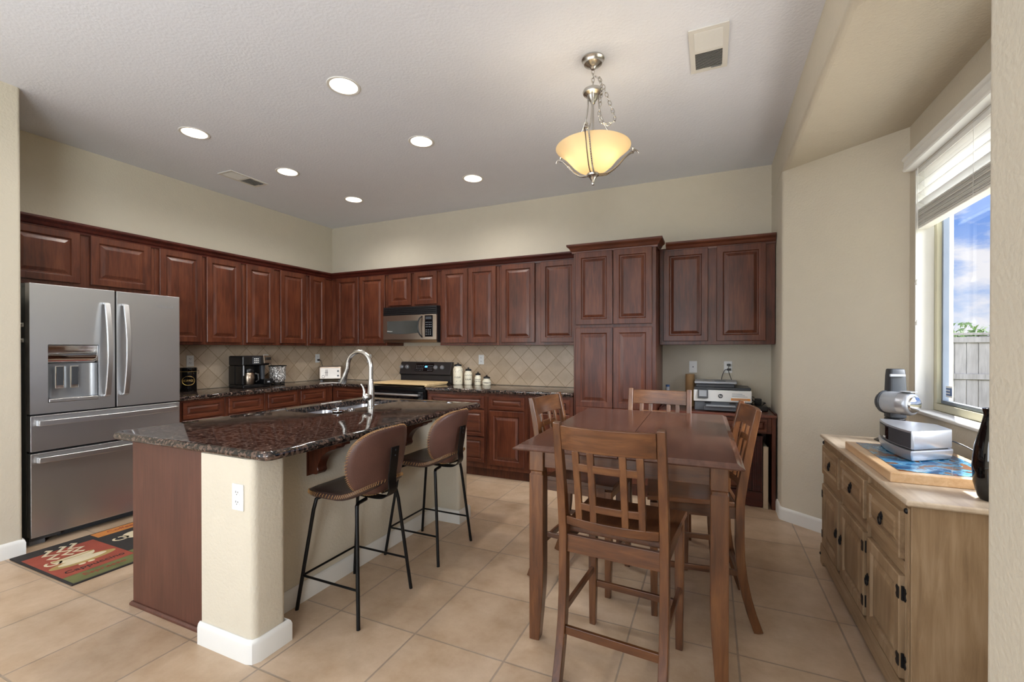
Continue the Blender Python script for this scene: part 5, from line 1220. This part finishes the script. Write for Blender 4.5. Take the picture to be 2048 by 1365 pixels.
# ================================================================== WINDOW BLIND
BL = thing('window_blind', 'white wooden venetian blind half raised over the bay window', 'blind', (WX, (WY0+WY1)/2, 0))
hb = (WY1-WY0)/2
vp = [(0.0, 2.442), (0.05, 2.442), (0.056, 2.448), (0.056, 2.458), (0.05, 2.466), (0.048, 2.50), (0.056, 2.506), (0.06, 2.512), (0.06, 2.522), (0.0, 2.522)]
mb = MB(); mb.sweep([(-0.0008, hb+0.018), (-0.0008, -hb-0.018)][::1], vp); vl = mb.build('valance', MT['slat'], BL)
MB().box(0.005, -hb+0.01, 2.405, 0.055, hb-0.01, 2.437).build('head_rail', MT['slat'], BL)
th = math.radians(32)
for k, z in enumerate((2.392, 2.337, 2.282, 2.227)):
    mb = MB(0.001, 1); rr = []
    c, s = math.cos(th), math.sin(th)
    P = [(-0.025, -0.0015), (0.0, 0.0008), (0.025, -0.0015), (0.025, 0.0015), (0.0, 0.0038), (-0.025, 0.0015)]
    for y in (-hb+0.012, hb-0.008): rr.append([(0.032+a*c+b*s, y, z-a*s+b*c) for a, b in P])
    mb.loft(rr).build('slat', MT['slat'], BL)
for k in range(22):
    z = 2.094+0.0047*k; j = random.uniform(-0.006, 0.006); e = random.uniform(0, 0.01)
    MB(0.0008, 1).box(0.008+j, -hb+0.012+e, z, 0.058+j, hb-0.010-e, z+0.0032).build('slat', MT['slat'], BL)
MB(0.003).box(0.006, -hb+0.01, 2.074, 0.06, hb-0.008, 2.092).build('bottom_rail', MT['slat'], BL)
for y in (0.74, 0.20, -0.5):
    for x in (0.0045, 0.0605): MB().tube([(x, y, 2.08), (x, y, 2.42)], 0.0011, 5).build('ladder_cord', MT['cord'], BL)
for y, z, nm in ((hb-0.045, 1.735, 'a'), (hb-0.052, 1.49, 'b')):
    MB().tube([(-0.004, y, 2.44), (-0.004, y, z+0.03)], 0.0014, 6).build('pull_cord', MT['cord'], BL)
    MB().lathe([(0.001, 0), (0.011, 0.0), (0.012, 0.008), (0.005, 0.03), (0.001, 0.034)], 14, (-0.004, y, z)).build('tassel', MT['cord'], BL, smooth=40)

# ================================================================== CEILING FIXTURES
LP = [(x, y) for y in (2.203, 3.05, 3.92) for x in (-2.173, -3.72)]
ceil = bpy.data.objects['ceiling']
cut = MB()
for x, y in LP: cut.lathe([(0.088, -0.05), (0.088, 0.10)], 32, (x, y, C_))
cut = cut.build('cut', MT['ceil'])
bm_ = ceil.modifiers.new('holes', 'BOOLEAN'); bm_.object = cut; bm_.operation = 'DIFFERENCE'; bm_.solver = 'EXACT'
dg = bpy.context.evaluated_depsgraph_get()
me = bpy.data.meshes.new_from_object(ceil.evaluated_get(dg)); ceil.modifiers.clear(); ceil.data = me
me.materials.clear(); me.materials.append(MT['ceil'])
for p_ in me.polygons: p_.material_index = 0
bpy.data.objects.remove(cut)
LAB = ['large-looking recessed ceiling light nearest the viewer, over the island', 'recessed ceiling light nearest the viewer on the left, in front of the fridge',
       'recessed ceiling light in the middle of the right row, left of the pendant', 'recessed ceiling light in the middle of the left row, beside the small vent',
       'recessed ceiling light at the far end of the right row, nearest the pantry', 'recessed ceiling light at the far end of the left row, nearest the back corner']
first = None
for (x, y), lb in zip(LP, LAB):
    if first is None:
        first = thing('ceiling_light', lb, 'ceiling light', (x, y, C_), 0, 'recessed ceiling lights')
        MB().lathe([(0.0865, 0.002), (0.0865, -0.002), (0.098, -0.006), (0.104, -0.004), (0.106, -0.0004), (0.090, -0.0004)], 40, cap=False).build('trim_ring', MT['trim'], first, smooth=40)
        MB().lathe([(0.086, 0.001), (0.072, 0.075), (0.074, 0.075), (0.0875, 0.001), (0.086, 0.001)], 36, cap=False).build('baffle', MT['trim'], first, smooth=50)
        MB().lathe([(0.001, 0.055), (0.05, 0.056), (0.0735, 0.0745), (0.07, 0.08), (0.001, 0.08)], 32).build('lens', MT['lamp'], first, smooth=50)
    else: dup(first, (x, y, C_), 0, lb)
for x, y in LP:
    d = bpy.data.lights.new('ceiling_bulb', 'SPOT'); d.energy = 20; d.spot_size = math.radians(164); d.spot_blend = 0.9; d.shadow_soft_size = 0.06; d.color = (1.0, 0.97, 0.92)
    o = bpy.data.objects.new('ceiling_bulb', d); COL.objects.link(o); o.location = (x, y, C_-0.012)
# vents
def vent(loc, rz, w, l, label, frac):
    t = thing('ceiling_vent', label, 'vent', loc, rz, 'ceiling vents')
    mb = MB(0.001)
    b = 0.028
    mb.box(-w/2, -l/2, -0.008, w/2, -l/2+b, -0.0004).box(-w/2, l/2-b, -0.008, w/2, l/2, -0.0004).box(-w/2, -l/2+b, -0.008, -w/2+b, l/2-b, -0.0004).box(w/2-b, -l/2+b, -0.008, w/2, l/2-b, -0.0004)
    mb.box(-w/2+b, -0.012+l*0.0, -0.008, w/2-b, 0.012, -0.0004)
    mb.build('frame', MT['trim'], t)
    MB().box(-w/2+b, -l/2+b, -0.0016, w/2-b, l/2-b, -0.0005).build('duct_shadow_plate', MT['dgrey'], t)
    n = 14
    for h, sg in ((0, 1), (1, -1)):
        y0, y1 = (-l/2+b, -0.012) if h == 0 else (0.012, l/2-b)
        for k in range(n):
            y = y0+(y1-y0)*(k+0.5)/n; d = (y1-y0)/n*0.5
            MB().loft([[(x, y-sg*d*0.75, -0.0018), (x, y-sg*d*0.75+0.0015, -0.0018), (x, y+sg*d*0.75+0.0015, -0.009), (x, y+sg*d*0.75, -0.009)] for x in (-w/2+b, w/2-b)]).build('louver', MT['trim'], t)
    MB().box(-w/2+b+0.005, -l/2+b+0.006, -0.013, -w/2+b+0.06, -l/2+b+0.010, -0.0092).build('damper_lever', MT['grey'], t)
    return t
vent((-0.015, 2.771, C_), PI, 0.20, 0.405, 'white ceiling vent beside the pendant, near the bay', 0.5)
vent((-4.264, 2.989, C_), PI, 0.20, 0.395, 'white ceiling vent above the left wall cabinets', 0.5)

# pendant
PD = thing('pendant_light', 'brushed nickel pendant with amber glass bowl hanging over the table', 'pendant light', (-0.635, 2.593, C_))
N_ = MT['nickel']
MB().lathe([(0.001, -0.0005), (0.066, -0.0005), (0.066, -0.008), (0.06, -0.014), (0.055, -0.02), (0.052, -0.032), (0.03, -0.045), (0.02, -0.05), (0.012, -0.062), (0.001, -0.064)], 32).build('canopy', N_, PD, smooth=40)
def link(mb, c, rot, s=1.0):
    R_m = Matrix.Translation(c) @ rot
    pts = []
    for k in range(17):
        a = 2*PI*k/16; pts.append(tuple(R_m @ Vector((0.0085*s*math.cos(a), 0, 0.0165*s*math.sin(a)))))
    mb.tube(pts, 0.0022, 6, cap=False)
mb = MB()
for k in range(4): link(mb, (0.0, 0, -0.075-0.024*k), Matrix.Rotation(PI/2*k, 4, 'Z'))
mb.build('chain', N_, PD, smooth=60)
mb = MB()
loop = cat([(0.006, 0, -0.10), (0.04, 0, -0.13), (0.07, 0.0, -0.20), (0.105, 0.01, -0.30), (0.125, 0.01, -0.365), (0.11, 0.0, -0.395), (0.075, -0.01, -0.40), (0.045, -0.02, -0.37), (0.045, -0.02, -0.30), (0.055, -0.02, -0.20), (0.04, -0.01, -0.13)], 30)
acc = 0; k = 0
for a, b in zip(loop, loop[1:]):
    acc += (Vector(b)-Vector(a)).length
    if acc >= 0.024:
        acc = 0; d = (Vector(b)-Vector(a)).normalized()
        link(mb, a, d.to_track_quat('Z', 'Y').to_matrix().to_4x4() @ Matrix.Rotation(PI/2*(k % 2), 4, 'Z')); k += 1
mb.build('spare_chain', N_, PD, smooth=60)
MB().lathe([(0.001, -0.155), (0.010, -0.155), (0.014, -0.168), (0.03, -0.176), (0.056, -0.184), (0.060, -0.195), (0.056, -0.206), (0.034, -0.216), (0.03, -0.232), (0.016, -0.25), (0.012, -0.262), (0.001, -0.268)], 30).build('hub', N_, PD, smooth=40)
MB().tube([(0, 0, -0.26), (0, 0, -0.70)], 0.006, 10).build('stem', N_, PD, smooth=40)
angs = [math.radians(a) for a in (-84, 36, 156)]
for a in angs:
    ca, sa = math.cos(a), math.sin(a)
    pr_ = cat([(0.036, -0.208), (0.042, -0.25), (0.050, -0.30), (0.085, -0.385), (0.145, -0.45), (0.205, -0.483), (0.258, -0.488)], 5)if False else None
    P = cat([(0.036, 0, -0.21), (0.038, 0, -0.27), (0.055, 0, -0.34), (0.10, 0, -0.42), (0.16, 0, -0.482), (0.215, 0, -0.502), (0.262, 0, -0.505), (0.282, 0, -0.512), (0.292, 0, -0.524)], 4)
    MB().tube([(x*ca, x*sa, z) for x, y, z in P], 0.0048, 8).build('upper_arm', N_, PD, smooth=60)
    Q = cat([(0.262, 0, -0.517), (0.240, 0, -0.525), (0.205, 0, -0.556), (0.155, 0, -0.613), (0.095, 0, -0.660), (0.045, 0, -0.672), (0.02, 0, -0.672)], 6)
    mb = MB()
    for o in (-0.010, 0.010):
        mb.tube([(x*ca-o*sa, x*sa+o*ca, z) for x, y, z in Q], 0.0038, 6)
    for i in range(0, len(Q)-1):
        x, y, z = Q[i]; mb.tube([((x)*ca-0.010*sa, x*sa+0.010*ca, z+0.001), ((x)*ca-0.010*sa, x*sa+0.010*ca, z-0.006)], 0.0046, 5)
    mb.build('lower_arm', N_, PD, smooth=60)
    MB().lathe([(0.001, 0.014), (0.006, 0.012), (0.009, 0.006), (0.006, 0), (0.005, -0.008), (0.009, -0.012), (0.006, -0.018), (0.001, -0.02)], 14, (0.255*ca, 0.255*sa, -0.505)).build('arm_finial', N_, PD, smooth=50)
bw = [(0.018, -0.668), (0.05, -0.663), (0.085, -0.648), (0.115, -0.622), (0.145, -0.587), (0.175, -0.556), (0.202, -0.534), (0.212, -0.525), (0.217, -0.521), (0.213, -0.518), (0.203, -0.526), (0.173, -0.548), (0.141, -0.580), (0.111, -0.615), (0.082, -0.641), (0.048, -0.656), (0.018, -0.661)]
MB().lathe(bw + [bw[0]], 48, cap=False).build('glass_bowl', MT['bowl'], PD, smooth=60)
MB().lathe([(0.001, -0.66), (0.028, -0.664), (0.036, -0.675), (0.034, -0.685), (0.022, -0.692), (0.018, -0.702), (0.010, -0.712), (0.006, -0.722), (0.010, -0.728), (0.008, -0.738), (0.001, -0.74)], 24).build('bottom_finial', N_, PD, smooth=40)
for k, a in enumerate((-160, -20, 100)):
    a = math.radians(a); x, y = 0.085*math.cos(a), 0.085*math.sin(a)
    so = MB().lathe([(0.001, -0.495), (0.014, -0.495), (0.014, -0.535), (0.001, -0.535)], 14, (x, y, 0)).build('socket', N_, PD, smooth=40)
    MB().lathe([(0.001, -0.536), (0.011, -0.536), (0.022, -0.556), (0.025, -0.57), (0.018, -0.586), (0.001, -0.592)], 16, (x, y, 0)).build('bulb', emit('bulb_glow', (255, 240, 212), 60), so, smooth=50)
    mbx = MB().tube([(0, 0, -0.49), (x, y, -0.492)], 0.005, 8).build('socket_arm', N_, PD, smooth=50)

# ================================================================== RUG
RX1 = -3.305
RG_ = thing('kitchen_rug', 'printed coffee-cup rug on the tiles in front of the fridge', 'rug', (RX1, 1.29, 0.0004))
mb = MB(0.0)
def A(a, b): return (-a, b)     # a away from the island edge, b along the fridge
mb.prism([A(0, 0), A(0, 1.08), A(0.775, 1.08), A(0.775, 0)], 0, 0.008, 0)
def patch(poly, mi, lv=1): mb.prism([A(*q) for q in poly], 0.0081, 0.0081+0.0003*lv, mi)
R4 = lambda a0, a1, b0, b1: [(a0, b0), (a0, b1), (a1, b1), (a1, b0)]
patch(R4(0.14, 0.655, 0.012, 0.37), 1); patch(R4(0.012, 0.138, 0.012, 0.37), 2)
patch(R4(0.655, 0.763, 0.40, 0.72), 3); patch(R4(0.012, 0.22, 0.372, 0.72), 2); patch(R4(0.14, 0.655, 0.74, 1.06), 1)
ell = lambda ca, cb, ra, rb, n=24, a0=0, a1=2*PI: [(ca+ra*math.cos(a0+(a1-a0)*k/n), cb+rb*math.sin(a0+(a1-a0)*k/n)) for k in range(n if abs(a1-a0-2*PI) < 1e-6 else n+1)]
patch(ell(0.335, 0.19, 0.055, 0.165), 5, 2); patch(ell(0.345, 0.19, 0.036, 0.12), 4, 3)
patch(ell(0.445, 0.18, 0.085, 0.105, 20, PI/2, 3*PI/2)[::1], 4, 4); patch(ell(0.447, 0.18, 0.02, 0.105), 5, 5); patch(ell(0.449, 0.18, 0.012, 0.085), 4, 6)
def ribbon(pts, w, mi, lv):
    P = [Vector(p) for p in pts]; l, r = [], []
    for i, p in enumerate(P):
        d = (P[min(i+1, len(P)-1)]-P[max(0, i-1)]).normalized(); n = Vector((-d.y, d.x))*w/2
        l.append(tuple(p+n)); r.append(tuple(p-n))
    for i in range(len(P)-1): patch([l[i], l[i+1], r[i+1], r[i]], mi, lv)
ribbon(ell(0.43, 0.08, 0.035, 0.035, 12), 0.014, 4, 4)
for b0 in (0.13, 0.20, 0.255): ribbon([(0.49, b0), (0.53, b0-0.035), (0.57, b0+0.025), (0.61, b0-0.03), (0.68, b0+0.03), (0.70, b0+0.01)], 0.02, 4, 7)
for bb_ in (0.155, 0.20): patch(ell(0.268, bb_, 0.012, 0.018, 12), 4, 2)
patch(ell(0.50, 0.56, 0.075, 0.085, 20), 4, 2); ribbon(ell(0.50, 0.46, 0.035, 0.04, 12), 0.014, 4, 2)
rb = mb.build('pile', [MT['rug_black'], MT['rug_red'], MT['rug_olive'], MT['rug_orange'], MT['rug_cream'], MT['rug_tan']], RG_)
text('lettering', 'Cappuccino', 0.062, 0.0004, MT['rug_black'], RG_, (-0.205, 0.195, 0.0095), (0, 0, PI/2))
text('lettering', 'Espresso', 0.06, 0.0004, MT['rug_red'], RG_, (-0.085, 0.19, 0.0095), (0, 0, PI/2))
text('lettering', 'Coffee', 0.06, 0.0004, MT['rug_red'], RG_, (-0.71, 0.555, 0.0095), (0, 0, PI/2))
